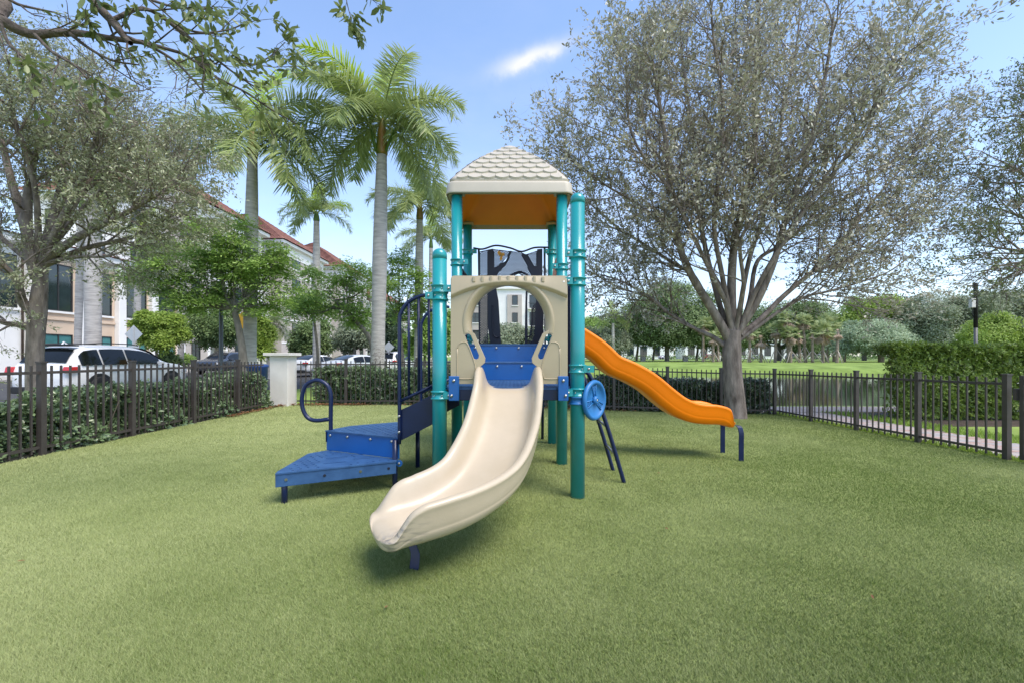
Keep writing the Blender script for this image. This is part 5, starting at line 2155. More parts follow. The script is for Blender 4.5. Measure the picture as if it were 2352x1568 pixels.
def big_oak():
    Z = 10.05
    b = W(1690, 960, Z)
    root = thing('oak_tree', 'large spreading oak with open grey crown growing on the turf right of the orange slide', 'tree', (b[0], b[1], float(gz(b[0], b[1]))))
    T = Tree()
    P = dict(max=3, seg=(.35, .28, .22, .2), wob=(.10, .13, .16, .2), up=(.03, .05, .03, .0), kids=(4.0, 4.6, 5.2), start=(.22, .2, .15),
             ang=(.70, .75, .8), len=(1.55, .85, .42), rad=(.020, .008, .0035))
    trunk = limb_px([(1690, 985), (1690, 955), (1686, 900), (1682, 850), (1681, 800), (1684, 760)], Z, Z, 30)
    rad = np.array([.28, .24, .215, .203, .20, .165])
    T.tubes.append((trunk, np.interp(np.linspace(0, 1, len(trunk)), np.linspace(0, 1, 6), rad), 0))
    limbs = [
        ([(1684, 775), (1680, 690), (1682, 610), (1690, 540), (1712, 450), (1733, 350), (1735, 200), (1742, 60), (1745, -60)], 10.4, .155, .03),
        ([(1672, 775), (1632, 705), (1592, 640), (1562, 570), (1548, 480), (1530, 330), (1508, 200), (1490, 90)], 9.2, .15, .025),
        ([(1672, 800), (1640, 775), (1600, 757), (1540, 722), (1500, 692), (1440, 652), (1385, 632)], 10.6, .085, .018),
        ([(1530, 715), (1490, 680), (1455, 672), (1390, 645), (1340, 600)], 10.8, .05, .015),
        ([(1672, 770), (1625, 690), (1590, 630), (1555, 610), (1480, 562), (1415, 520), (1340, 455), (1285, 410)], 11.6, .09, .014),
        ([(1675, 765), (1650, 690), (1615, 545), (1600, 420), (1590, 300), (1570, 160), (1560, 20)], 11.8, .10, .02),
        ([(1690, 770), (1740, 690), (1778, 600), (1800, 520), (1830, 430), (1868, 300), (1900, 150), (1915, 30)], 9.0, .13, .022),
        ([(1700, 770), (1745, 735), (1800, 680), (1870, 620), (1930, 560), (1990, 480), (2060, 400), (2140, 300)], 10.9, .10, .016),
        ([(1700, 780), (1735, 755), (1790, 715), (1850, 682), (1900, 670), (1970, 650), (2040, 625), (2095, 585)], 9.6, .062, .013),
        ([(1688, 770), (1700, 700), (1708, 650), (1700, 560), (1730, 500), (1780, 420), (1850, 340), (1900, 260)], 8.2, .075, .015),
        ([(1695, 775), (1722, 690), (1740, 600), (1800, 560), (1870, 500), (1980, 430), (2060, 360), (2110, 290)], 12.0, .085, .014),
        ([(1680, 770), (1668, 700), (1640, 640), (1600, 560), (1540, 440), (1465, 340), (1440, 250), (1445, 170)], 8.6, .085, .014),
        ([(1684, 770), (1660, 640), (1640, 520), (1650, 400), (1660, 240), (1640, 100), (1630, -20)], 8.4, .085, .018),
        ([(1690, 770), (1720, 600), (1770, 440), (1800, 250), (1830, 100), (1840, -30)], 12.0, .085, .018),
        ([(1692, 772), (1750, 640), (1850, 480), (1950, 350), (2020, 220), (2060, 110)], 8.6, .085, .015),
        ([(1680, 700), (1600, 560), (1530, 400), (1470, 260), (1460, 150)], 10.6, .06, .013),
        ([(1560, 560), (1480, 480), (1390, 425), (1320, 370), (1280, 340)], 9.8, .045, .012),
        ([(1800, 520), (1900, 400), (1970, 290), (2040, 200), (2090, 140)], 10.4, .05, .012),
        ([(1870, 620), (1950, 600), (2040, 540), (2120, 480), (2190, 400)], 11.0, .045, .012),
        ([(1730, 350), (1700, 240), (1690, 120), (1690, -20)], 10.6, .04, .012),
    ]
    for px, z1, r0, r1 in limbs:
        p = limb_px(px, Z, z1, 36)
        T.limb(p, r0 * .72, r1 * .9, 0, P, start=.28)
    return finish_tree(root, T, M['bark_oak'], M['oak'], 11, .032, .084, 300, clump=.74)


def left_oak():
    Z = 7.3
    b = W(84, 950, Z)
    root = thing('oak_tree', 'small leaved oak with rough leaning trunk standing behind the left fence before the white SUV', 'tree', (b[0], b[1], float(terrain(b[0], b[1]))))
    T = Tree()
    P = dict(max=3, seg=(.3, .22, .16, .12), wob=(.11, .15, .18, .2), up=(.02, .02, .01, .0), kids=(5.2, 6.0, 8.0), start=(.25, .2, .15),
             ang=(.70, .75, .85), len=(.95, .56, .27), rad=(.018, .006, .003))
    trunk = limb_px([(84, 990), (82, 905), (80, 840), (82, 780), (86, 720), (92, 660), (95, 610)], Z, Z, 36)
    T.tubes.append((trunk, np.interp(np.linspace(0, 1, len(trunk)), np.linspace(0, 1, 7), [.155, .125, .115, .112, .12, .10, .08]), 0))
    limbs = [
        ([(95, 630), (108, 550), (150, 455), (220, 385), (300, 345), (375, 335)], 7.9, .085, .012),
        ([(88, 640), (66, 560), (62, 480), (75, 380), (110, 270), (125, 190)], 7.0, .10, .014),
        ([(80, 765), (60, 748), (40, 746), (0, 738), (-60, 700), (-160, 640)], 6.9, .060, .02),
        ([(76, 720), (52, 694), (46, 670), (36, 640), (0, 600), (-60, 520), (-140, 420)], 6.6, .075, .016),
        ([(100, 600), (180, 545), (270, 500), (350, 455), (420, 415)], 6.6, .07, .011),
        ([(96, 600), (155, 480), (205, 370), (235, 280), (245, 220)], 6.4, .065, .011),
        ([(84, 620), (30, 430), (0, 310), (-40, 180), (-60, 60)], 7.8, .07, .013),
        ([(100, 610), (200, 570), (320, 540), (400, 490)], 7.6, .055, .011),
        ([(95, 600), (190, 440), (260, 340), (315, 290)], 8.2, .05, .011),
        ([(90, 600), (140, 420), (165, 280), (190, 190)], 8.2, .055, .011),
        ([(90, 600), (80, 430), (30, 260), (20, 140)], 6.2, .05, .011),
        ([(90, 620), (-20, 520), (-80, 400)], 8.0, .05, .012),
        ([(100, 590), (230, 440), (330, 405), (410, 365)], 7.2, .045, .010),
        ([(100, 605), (180, 590), (240, 590), (290, 575)], 6.9, .035, .010),
    ]
    for px, z1, r0, r1 in limbs:
        T.limb(limb_px(px, Z, z1, 30), r0, r1, 0, P, start=.30)
    return finish_tree(root, T, M['bark_oak'], M['oak_left'], 19, .03, .054, 300, ratio=.36, clump=.92)


def overhead_oak():
    root = thing('oak_tree', 'oak reaching in from above the viewer at upper left, big dark leaves on near branches', 'tree', (-6.9, 1.3, float(terrain(-6.9, 1.3))))
    T = Tree()
    P = dict(max=2, seg=(.2, .14, .1), wob=(.12, .16, .2), up=(.0, -.02, -.03), kids=(6.0, 8.0), start=(.12, .12),
             ang=(.6, .7), len=(.42, .20), rad=(.008, .0035))
    T.tubes.append((smooth_path([(-6.9, 1.3, -.3), (-6.9, 1.3, 0), (-6.85, 1.35, 1.6), (-6.6, 1.6, 2.8)], 20), np.linspace(.24, .15, 19), 0))
    a = smooth_path([(-6.6, 1.6, 2.8), (-5.6, 2.2, 3.5), tuple(W(-90, -30, 3.1)), tuple(W(0, 45, 3.05))], 18)
    T.tubes.append((a, np.linspace(.12, .042, len(a)), 0))
    b = smooth_path([(-6.6, 1.6, 2.8), (-5.2, 2.0, 4.2), tuple(W(100, -180, 3.2)), tuple(W(200, -20, 3.2))], 18)
    T.tubes.append((b, np.linspace(.10, .04, len(b)), 0))
    limbs = [
        ([(0, 45), (40, 68), (78, 80), (130, 76), (190, 78), (250, 88), (330, 98)], 3.05, 3.3, .036, .016),
        ([(330, 98), (390, 115), (430, 130), (500, 180), (560, 210), (620, 250), (680, 285)], 3.3, 3.7, .014, .005),
        ([(200, -20), (232, 22), (262, 55), (290, 90), (300, 100)], 3.2, 3.1, .035, .016),
        ([(262, 45), (330, 20), (400, 60), (470, 115), (540, 170), (600, 210)], 3.2, 3.6, .016, .005),
        ([(290, 85), (350, 110), (400, 140), (440, 180), (470, 215)], 3.2, 3.2, .013, .005),
        ([(400, 60), (460, 75), (520, 70), (575, 50)], 3.4, 3.6, .009, .004),
        ([(540, 130), (580, 150), (620, 130), (655, 98)], 3.5, 3.8, .008, .003),
        ([(0, 50), (20, 100), (60, 140), (90, 190)], 3.0, 3.0, .012, .005),
        ([(80, 80), (120, 120), (170, 150), (200, 180)], 3.05, 3.0, .012, .005),
        ([(160, 78), (210, 115), (260, 140), (320, 150)], 3.1, 3.2, .012, .005),
        ([(-30, 20), (0, -10), (40, 10), (80, 20), (130, 30)], 2.9, 3.0, .014, .005),
        ([(300, -20), (360, 5), (420, 20), (490, 20)], 3.3, 3.6, .012, .005),
        ([(790, -30), (800, 20), (815, 70)], 3.4, 3.4, .004, .002),
        ([(820, -40), (850, -5), (865, 8)], 3.4, 3.4, .004, .002),
    ]
    for i, (px, z0, z1, r0, r1) in enumerate(limbs):
        p = limb_px(px, z0, z1, 24)
        if i >= 12:
            P2 = dict(P, kids=(9, 8), len=(.12, .06), start=(.3, .2))
            T.limb(p, r0, r1, 0, P2)
        else:
            T.limb(p, r0, r1, 0, P)
    # stalk joining the hanging twig tips to the limb above the picture
    c = smooth_path([tuple(W(200, -20, 3.2)), tuple(W(420, -220, 3.3)), tuple(W(700, -160, 3.4)), tuple(W(790, -30, 3.4))], 18)
    T.tubes.append((c, np.linspace(.02, .005, len(c)), 0))
    c = smooth_path([tuple(W(420, -220, 3.3)), tuple(W(700, -200, 3.4)), tuple(W(820, -40, 3.4))], 18)
    T.tubes.append((c, np.linspace(.014, .004, len(c)), 0))
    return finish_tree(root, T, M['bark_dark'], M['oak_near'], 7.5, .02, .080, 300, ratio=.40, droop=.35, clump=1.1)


def edge_oak():
    root = thing('oak_tree', 'olive leaved oak leaning in from the right edge above the tall hedge', 'tree', (14.5, 10.5, -.27))
    T = Tree()
    P = dict(max=3, seg=(.35, .28, .22, .2), wob=(.10, .13, .16, .2), up=(.0, .0, .0, .0), kids=(3.6, 4.6, 6.0), start=(.2, .2, .15),
             ang=(.70, .75, .8), len=(1.4, .75, .36), rad=(.030, .010, .005))
    T.tubes.append((smooth_path([(14.6, 10.5, -.5), (14.5, 10.5, .5), (14.3, 10.4, 2.2)], 12), np.linspace(.32, .22, 13), 0))
    limbs = [([(2540, 640), (2480, 605), (2410, 590), (2330, 575), (2260, 565)], 9.6, .09, .012),
             ([(2550, 620), (2480, 510), (2420, 450), (2350, 400), (2300, 370)], 9.8, .09, .012),
             ([(2550, 620), (2500, 430), (2460, 330), (2400, 260), (2370, 220)], 10.2, .09, .012),
             ([(2550, 620), (2520, 400), (2500, 260), (2460, 160)], 10.6, .09, .012),
             ([(2550, 630), (2450, 560), (2390, 520), (2310, 485), (2260, 475)], 10.8, .07, .012),
             ([(2550, 630), (2470, 620), (2400, 600), (2330, 605), (2290, 612)], 9.2, .06, .012),
             ([(2560, 640), (2680, 500), (2760, 380)], 10.4, .09, .02)]
    for px, z1, r0, r1 in limbs:
        T.limb(limb_px(px, 10.4, z1, 24), r0, r1, 0, P, start=.3)
    return finish_tree(root, T, M['bark_oak'], M['oak_right'], 12, .035, .066, 0)


n1, n2, n3, n4 = big_oak(), left_oak(), overhead_oak(), edge_oak()
print('LEAVES', n1, n2, n3, n4)


# ------------------------------------------------------------------ clump trees
def clump_tree(name, label, cat, Z, trunk, lobes, m, ncl, per, leaf, bark='bark_grey', r0=.14, group=None, sig=.12, ratio=.45, dz=1.0, limbs=True, flat=1.0, base=None, layer=.55):
    """trunk: traced polyline; lobes: (px, py, rx, ry, weight); leaf clumps through each lobe"""
    bx, by = trunk[0]
    g = W(bx, by, Z)
    gz_ = float(terrain(g[0], Z)) if base is None else base
    root = thing(name, label, cat, (g[0], Z, gz_), group)
    o0 = origin(root)
    k = Z / FPX
    C, wts, R3 = [], [], []
    for lb in lobes:
        px, py, rx, ry = lb[:4]
        C.append(W(px, py, Z) + np.array((0, rng.normal(0, .25 * rx * k), 0)))
        R3.append((rx * k, rx * k * dz, ry * k))
        wts.append(rx * ry)
    for i in range(len(C)):           # smaller outlying lobes break the outline
        for _ in range(4):
            o = rnd_dir(1)[0] * R3[i] * rng.uniform(.7, 1.05)
            f = rng.uniform(.22, .48)
            C.append(C[i] + o)
            R3.append(tuple(np.array(R3[i]) * f))
            wts.append(wts[i] * .22)
    nmain = len(lobes)
    C, R3, wts = np.array(C), np.array(R3), np.array(wts, float) / sum(wts)
    which = rng.choice(len(C), ncl, p=wts)
    u = rnd_dir(ncl) * (rng.random((ncl, 1)) ** (1 / 2.4))
    cc = C[which] + u * R3[which]
    # each clump is a spray: flat-ish patch of leaves facing out and up
    out = norm(u * np.array((1, 1, .6)) + np.array((0, 0, layer)))
    a = np.repeat(out, per, 0)
    pos = np.repeat(cc, per, 0)
    off = rng.normal(0, 1, (len(pos), 3))
    off -= a * (off * a).sum(1, keepdims=True) * (1 - .35 * flat)
    pos = pos + off * sig * R3[:nmain].mean() * .9
    d = norm(off + a * .2 + rng.normal(0, .3, off.shape) + np.array((0, 0, -.25)))
    n = a + rng.normal(0, .35, a.shape)
    L = leaf * rng.uniform(.65, 1.3, len(pos))
    T = Tree()
    tp = smooth_path([np.array((*W(px, py, Z)[:2], W(px, py, Z)[2])) for px, py in trunk], 20)
    tp[0, 2] = gz_ - .15
    T.tubes.append((tp, np.linspace(r0, r0 * .55, len(tp)), 0))
    if limbs:
        for c, r in zip(C[:nmain], R3[:nmain]):
            e = tp[-1]
            s0 = tp[int(len(tp) * rng.uniform(.6, .98))]
            mid = (s0 + c) / 2 + np.array((0, 0, -.12 * np.linalg.norm(c - s0)))
            p = smooth_path([s0, mid, c], 10)
            T.tubes.append((p, np.linspace(r0 * .42, r0 * .12, len(p)), 1))
            for _ in range(4):
                q = p[int(len(p) * rng.uniform(.4, .95))]
                e2 = c + rnd_dir(1)[0] * r * .8
                p2 = smooth_path([q, (q + e2) / 2 + rng.normal(0, .06, 3) * r, e2], 6)
                T.tubes.append((p2, np.linspace(r0 * .16, r0 * .04, len(p2)), 2))
    V, F = T.wood((10, 6, 4))
    link('trunk', fast_mesh('trunk', V - o0, F, M[bark], True), root)
    link('crown', leaf_mesh('crown', pos - o0, d, n, L, L * ratio, M[m]), root)
    return root


# street side trees
clump_tree('poinciana_tree', 'feathery bright green tree with yellow flecks before the pale buildings, behind the left fence', 'tree', 13.2,
           [(560, 850), (556, 800), (545, 740), (530, 690)],
           [(500, 560, 70, 55), (420, 600, 75, 45), (360, 640, 55, 35), (580, 600, 70, 55), (620, 650, 60, 45), (520, 640, 80, 45), (440, 670, 70, 40), (300, 640, 40, 25), (640, 590, 35, 30), (540, 520, 40, 30), (480, 700, 60, 25), (600, 700, 50, 25)],
           'bright', 760, 44, .105, r0=.13, sig=.27, ratio=.34, layer=1.8, flat=.4)
clump_tree('poinciana_tree', 'feathery green tree behind the second palm, its limbs spreading left of the big palm trunk', 'tree', 19,
           [(858, 850), (850, 780), (800, 720), (770, 690)],
           [(760, 660, 60, 35), (720, 690, 50, 35), (800, 630, 50, 35), (840, 660, 45, 45), (700, 720, 35, 25), (780, 720, 50, 30), (830, 720, 40, 35)],
           'bright', 300, 44, .135, r0=.12, sig=.30, ratio=.34, layer=1.8, flat=.4)
clump_tree('poinciana_tree', 'feathery green tree right of the big palm trunk, behind the handrail', 'tree', 22,
           [(925, 850), (920, 780), (915, 720)],
           [(915, 610, 38, 40), (950, 660, 40, 40), (905, 680, 40, 45), (960, 720, 35, 35), (990, 700, 30, 45), (880, 640, 25, 30)],
           'bright', 270, 44, .15, r0=.13, sig=.30, ratio=.34, layer=1.8, flat=.4)
clump_tree('clipped_tree', 'small round clipped tree with dense yellow green leaves on a thin stem', 'tree', 21,
           [(358, 850), (360, 800), (360, 770)],
           [(360, 752, 46, 38), (360, 775, 42, 26), (345, 740, 30, 26)],
           'lime', 900, 30, .11, r0=.07, sig=.14, limbs=False)
clump_tree('clipped_tree', 'darker round tree in front of the balconies, between lamp post and clipped tree', 'tree', 27,
           [(505, 850), (505, 800), (508, 770)],
           [(500, 740, 52, 46), (480, 765, 38, 30), (525, 760, 36, 30)],
           'mid', 1100, 28, .14, r0=.10, sig=.14, limbs=False)
clump_tree('clipped_tree', 'small bright leafy tree half hidden behind the left palm trunk, above the pier', 'tree', 24,
           [(600, 850), (600, 810), (600, 780)],
           [(600, 770, 22, 45), (605, 800, 18, 25)],
           'lime', 500, 26, .12, r0=.06, sig=.18, limbs=False)
clump_tree('broadleaf_tree', 'dense dark olive tree with low crown against the grey apartment wall', 'tree', 36,
           [(715, 830), (713, 800)],
           [(712, 775, 42, 38), (690, 790, 25, 22), (735, 790, 25, 22)],
           'mid', 1000, 26, .20, r0=.16, sig=.15, limbs=False)
clump_tree('broadleaf_tree', 'round grey green tree with visible limbs over the white saloon', 'tree', 34,
           [(815, 840), (815, 805), (813, 790)],
           [(815, 765, 52, 28), (790, 780, 32, 20), (845, 775, 32, 24)],
           'greyg', 1000, 26, .17, r0=.13, sig=.16)
clump_tree('broadleaf_tree', 'almost black green conifer shaped tree just right of the big palm trunk', 'tree', 40,
           [(893, 830), (893, 800)],
           [(893, 770, 34, 40), (890, 735, 20, 25), (905, 800, 26, 20)],
           'dark', 1100, 26, .20, r0=.16, sig=.15, limbs=False)
clump_tree('broadleaf_tree', 'grey green round tree seen through the lower part of the panel opening', 'tree', 60,
           [(1176, 822), (1176, 800)],
           [(1170, 775, 50, 32), (1200, 785, 40, 28), (1140, 790, 34, 25)],
           'greyg', 1000, 26, .30, r0=.2, sig=.15, limbs=False)
clump_tree('broadleaf_tree', 'bushy light green tree low behind the blue handrails', 'tree', 30,
           [(975, 840), (975, 800)],
           [(975, 770, 30, 40), (1000, 780, 30, 40), (950, 790, 25, 30), (1030, 770, 30, 45)],
           'bright', 900, 26, .16, r0=.1, sig=.18, limbs=False)
clump_tree('young_tree', 'staked young tree with bare pale limbs in front of the white cars', 'tree', 21,
           [(731, 850), (728, 790), (722, 740), (718, 700)],
           [(700, 700, 35, 20), (745, 715, 30, 18), (722, 690, 22, 20)],
           'bright', 200, 24, .09, bark='bark_grey', r0=.075, sig=.25)
clump_tree('bush', 'low spiky bush before the office building, beside the round clipped tree', 'bush', 22,
           [(382, 840), (382, 830)], [(380, 828, 22, 14), (400, 832, 16, 10)], 'mid', 90, 22, .30, r0=.03, sig=.2, ratio=.18, limbs=False)
clump_tree('bush', 'low green bush between the white car and the dark SUV', 'bush', 30,
           [(425, 832), (425, 826)], [(428, 822, 18, 10), (412, 826, 10, 8)], 'bright', 200, 22, .12, r0=.03, sig=.2, limbs=False)

# park trees across the lake
GP = 'park trees across the lake'
clump_tree('park_tree', 'broad layered dark green tree across the lake, left of the oak trunk', 'tree', 84,
           [(1532, 822), (1532, 790), (1535, 760)],
           [(1530, 690, 80, 32), (1480, 720, 60, 25), (1580, 720, 60, 25), (1530, 735, 110, 25), (1440, 755, 45, 22), (1610, 755, 45, 25), (1500, 770, 70, 20), (1570, 775, 70, 20), (1545, 665, 45, 18)],
           'mid', 2600, 26, .36, r0=.45, sig=.16, group=GP)
clump_tree('park_tree', 'wide flat topped dark tree across the lake, behind the fan palms', 'tree', 95,
           [(1790, 822), (1790, 790)],
           [(1790, 720, 70, 25), (1850, 735, 60, 22), (1740, 735, 55, 22), (1820, 760, 85, 25), (1880, 755, 35, 20), (1730, 770, 50, 22), (1690, 740, 40, 30)],
           'mid', 2200, 24, .42, r0=.5, sig=.15, group=GP)
clump_tree('park_tree', 'yellow green spreading tree across the lake, between dark tree and silvery tree', 'tree', 100,
           [(1985, 822), (1985, 790)],
           [(1990, 708, 60, 22), (1940, 735, 60, 25), (2040, 700, 50, 18), (2070, 720, 40, 25), (1970, 760, 70, 28), (1905, 760, 40, 30)],
           'lime', 1900, 24, .42, r0=.5, sig=.15, group=GP)
clump_tree('park_tree', 'silvery grey green low domed tree across the lake, left end of the tall hedge', 'tree', 72,
           [(2024, 826), (2022, 800), (2018, 790)],
           [(2015, 760, 60, 24), (1970, 780, 45, 20), (2060, 775, 42, 24), (2010, 785, 70, 20), (1950, 795, 30, 14)],
           'silver', 1700, 24, .30, r0=.45, sig=.16, group=GP, bark='sabal_trunk')
clump_tree('park_tree', 'tall hazy grey green tree across the lake, behind the black pole', 'tree', 92,
           [(2150, 822), (2150, 790)],
           [(2150, 705, 60, 35), (2110, 740, 55, 35), (2190, 730, 55, 35), (2150, 770, 85, 30), (2230, 720, 50, 45), (2100, 780, 50, 25)],
           'greyg', 2200, 24, .40, r0=.5, sig=.15, group=GP)
clump_tree('park_tree', 'golden green rounded tree above the tall hedge at right', 'tree', 62,
           [(2290, 830), (2290, 790)],
           [(2280, 760, 50, 30), (2320, 755, 45, 28), (2250, 780, 40, 22), (2340, 775, 40, 24)],
           'lime', 1500, 24, .28, r0=.3, sig=.15, group=GP)
clump_tree('park_tree', 'tall grey green tree at the right edge behind the golden green tree', 'tree', 96,
           [(2330, 822), (2330, 790)],
           [(2310, 705, 55, 30), (2360, 690, 55, 30), (2290, 735, 50, 30), (2350, 740, 60, 40), (2250, 700, 40, 25)],
           'greyg', 1700, 24, .42, r0=.5, sig=.15, group=GP)
clump_tree('park_tree', 'light green tree across the lake behind the upper end of the orange slide', 'tree', 90,
           [(1400, 822), (1400, 790)],
           [(1395, 760, 45, 28), (1365, 750, 35, 22), (1430, 770, 40, 25), (1360, 790, 40, 25)],
           'bright', 1300, 24, .36, r0=.3, sig=.15, group=GP)
clump_tree('park_tree', 'grey olive bushy tree across the lake just right of the teal front post', 'tree', 80,
           [(1385, 826), (1385, 800)],
           [(1380, 785, 45, 28), (1420, 790, 35, 22), (1345, 785, 30, 28)],
           'greyg', 1100, 24, .30, r0=.3, sig=.15, group=GP)
clump_tree('park_tree', 'low green tree across the lake directly behind the oak trunk fork', 'tree', 88,
           [(1660, 822), (1660, 795)],
           [(1650, 745, 45, 30), (1690, 770, 45, 26), (1640, 780, 40, 20)],
           'mid', 1300, 24, .36, r0=.35, sig=.15, group=GP)
clump_tree('park_tree', 'dark tree across the lake right behind the cluster of fan palms', 'tree', 90,
           [(1900, 822), (1900, 800)],
           [(1890, 785, 45, 22), (1845, 790, 40, 18), (1940, 785, 30, 20)],
           'mid', 1200, 24, .36, r0=.35, sig=.15, group=GP)
for i, (px, lab) in enumerate(((1462, 'slender dark trunked tree across the lake, second from the teal post'), (1600, 'slim dark trunked tree across the lake under the broad layered tree'),
                               (1500, 'thin dark trunked tree across the lake behind the first beige marker'))):
    clump_tree('park_tree', lab, 'tree', 98 + 3 * i, [(px, 822), (px + 3, 795), (px - 2, 775)],
               [(px, 765, 35, 18), (px + 25, 775, 28, 14), (px - 25, 775, 28, 14)], 'dark', 500, 22, .38, r0=.28, sig=.16, group=GP)


def far_wood():
    n = 9000
    X = rng.uniform(-10, 260, n)
    Y = rng.uniform(185, 205, n)
    hgt = 9 + 4 * np.sin(X * .13) + 3 * np.sin(X * .37 + 1)
    zz = .3 + hgt * rng.random(n) ** .8
    pos = np.stack((X, Y, zz), 1)
    L = rng.uniform(.9, 1.8, n)
    o = link('far_wood', leaf_mesh('far_wood', pos, rnd_dir(n), rnd_dir(n) + np.array((0, -.4, .5)), L, L * .7, M['mid']))
    prop(o, 'far off belt of trees closing the view behind the park', 'wood', kind='stuff')
    # low shrubs along the far street
    n = 5000
    X = rng.uniform(10, 140, n)
    Y = 140 + rng.normal(0, .8, n)
    keep = np.sin(X * .35) + np.sin(X * .9) > -.3
    X, Y = X[keep], Y[keep]
    n = len(X)
    pos = np.stack((X, Y, terrain(X, Y) + rng.random(n) * 1.3), 1)
    o = link('far_shrubs', leaf_mesh('far_shrubs', pos, rnd_dir(n), rnd_dir(n) + np.array((0, -.4, .5)), rng.uniform(.3, .6, n), .3, M['mid']))
    prop(o, 'line of low clipped shrubs along the far park street', 'shrubs', kind='stuff')


far_wood()
prop(MB().box(-5, 200, 142, 156, -.3, float(terrain(60, 140)) + .01).build('far_road', M['asphalt']), kind='structure')


# ------------------------------------------------------------------ palms
def frond_mesh(name, elev, L, m, n=62, leaf=.55, droop=1.0, plum=1.0, seed=0):
    """rachis arches out along +x from the crown; leaflets on both sides"""
    r = np.random.default_rng(seed)
    k = 26
    t = np.linspace(0, 1, k)
    ang = elev - droop * (t ** 1.4)
    dx = np.cos(ang)
    dz = np.sin(ang)
    P = np.zeros((k, 3))
    P[1:, 0] = np.cumsum((dx[1:] + dx[:-1]) / 2) * L / (k - 1)
    P[1:, 2] = np.cumsum((dz[1:] + dz[:-1]) / 2) * L / (k - 1)
    P[:, 1] = r.normal(0, .08) * L * t ** 2
    rad = np.linspace(.032, .004, k) * L / 3
    T, N, B = frames(P)
    nn = 4
    a = np.arange(nn) * 2 * math.pi / nn
    V = (P[:, None] + rad[:, None, None] * (np.cos(a)[None, :, None] * N[:, None] + np.sin(a)[None, :, None] * B[:, None])).reshape(-1, 3)
    i, j = np.meshgrid(np.arange(k - 1), np.arange(nn), indexing='ij')
    F = np.stack((i * nn + j, i * nn + (j + 1) % nn, (i + 1) * nn + (j + 1) % nn, (i + 1) * nn + j), -1).reshape(-1, 4)
    Vs, Fs, b = [V], [F], len(V)
    up = np.array((0, 0, 1.0))
    for side in (-1, 1):
        tt = np.linspace(.10, .995, n) + r.normal(0, .004, n)
        tt = np.clip(tt, 0, .999)
        f = tt * (k - 1)
        ii = np.minimum(f.astype(int), k - 2)
        p = P[ii] + (P[ii + 1] - P[ii]) * (f - ii)[:, None]
        tg = norm(P[ii + 1] - P[ii])
        sd = norm(np.cross(tg, np.cross(np.array((0, 1.0, 0)) * side, tg)) * 1.0)
        sd = np.tile(np.array((0, float(side), 0)), (n, 1))
        upv = norm(np.cross(tg, np.tile((0, 1.0, 0), (n, 1))))
        upv = np.where(upv[:, 2:3] < 0, -upv, upv)
        lift = r.normal(.15, .50 * plum, n)
        d = norm(tg * (.45 + .55 * tt[:, None]) + sd * 1.0 + upv * lift[:, None])
        ll = leaf * (np.sin(np.clip(tt * 1.02, 0, 1) * math.pi) ** .55 * .75 + .28) * r.uniform(.85, 1.12, n)
        ll *= L / 3
        wd = .0195 * L / 3
        nrm = norm(upv + sd * .2)
        d_, n_, s_ = leaf_frame(d, nrm)
        # strip of three joints, bending down towards the tip
        cols = []
        for q, w in ((0, .55), (.4, 1.0), (.75, .7), (1.0, .05)):
            c = p + d_ * (ll * q)[:, None]
            c[:, 2] -= ll * .24 * q * q
            cols.append(c - s_ * wd * w)
            cols.append(c + s_ * wd * w)
        v = np.stack(cols, 1).reshape(-1, 3)
        q = np.arange(n)[:, None, None] * 8 + np.array([(0, 2, 3, 1), (2, 4, 5, 3), (4, 6, 7, 5)])[None]
        Vs.append(v)
        Fs.append(q.reshape(-1, 4) + b)
        b += len(v)
    return fast_mesh(name, np.concatenate(Vs), np.concatenate(Fs), m)


FRONDS = [frond_mesh('frond', e, 3.0, M[mm], n=100, leaf=lf, droop=dr, seed=i) for i, (e, dr, lf, mm) in enumerate(
    ((1.35, .75, .62, 'palmnew'), (1.05, 1.25, .66, 'palmleaf'), (.80, 1.5, .70, 'palmleaf'), (.50, 1.6, .72, 'palmleaf'), (.15, 1.5, .74, 'palmleaf'), (-.25, 1.25, .74, 'palmleaf'), (-.65, .85, .70, 'palmleaf'), (.95, 1.5, .66, 'palmnew')))]


def royal_palm(label, Z, px, ytop_trunk, yshaft, ybase, r, size, plan, lean=0.0, group='royal palms along the street', shaft='shaft', bulge=1.0, bark='palm_trunk'):
    """trunk up to ytop_trunk, crownshaft up to yshaft, fronds from there; plan: list of (variant, azimuth deg)"""
    base = W(px, ybase, Z)
    g = float(terrain(base[0], Z)) - .1
    top = W(px + lean, ytop_trunk, Z)
    cr = W(px + lean * 1.08, yshaft, Z)
    root = thing('royal_palm', label, 'palm', (base[0], Z, g), group)
    n = 40
    t = np.linspace(0, 1, n)
    pts = np.array((base[0], Z, g)) + (np.array((top[0], Z, top[2])) - np.array((base[0], Z, g))) * t[:, None]
    prof = np.interp(t, [0, .04, .12, .3, .55, .8, 1], [1.35, 1.15, 1.02, .95, 1.05 * bulge, .92, .72]) * r
    prof = prof * (1 + .010 * (np.arange(n) % 2))
    MB().tube(pts, prof, 18).build('trunk', M[bark], root)
    s = smooth_path([top - np.array((0, 0, .02)), (top + cr) / 2, cr], 12)
    MB().tube(s, np.interp(np.linspace(0, 1, len(s)), [0, .15, .6, 1], [.78 * r, .86 * r, .66 * r, .36 * r]), 14).build('crownshaft', M[shaft], root)
    for k, (v, az) in enumerate(plan):
        o = link('frond', FRONDS[v], root, cr - origin(root) + np.array((0, 0, -.02 * v)))
        o.rotation_euler = (0, 0, R(az))
        sc = size / 3.0 * rng.uniform(.93, 1.06) * (1.12 if v == 0 else 1)
        o.scale = (sc, sc, sc)
    return root


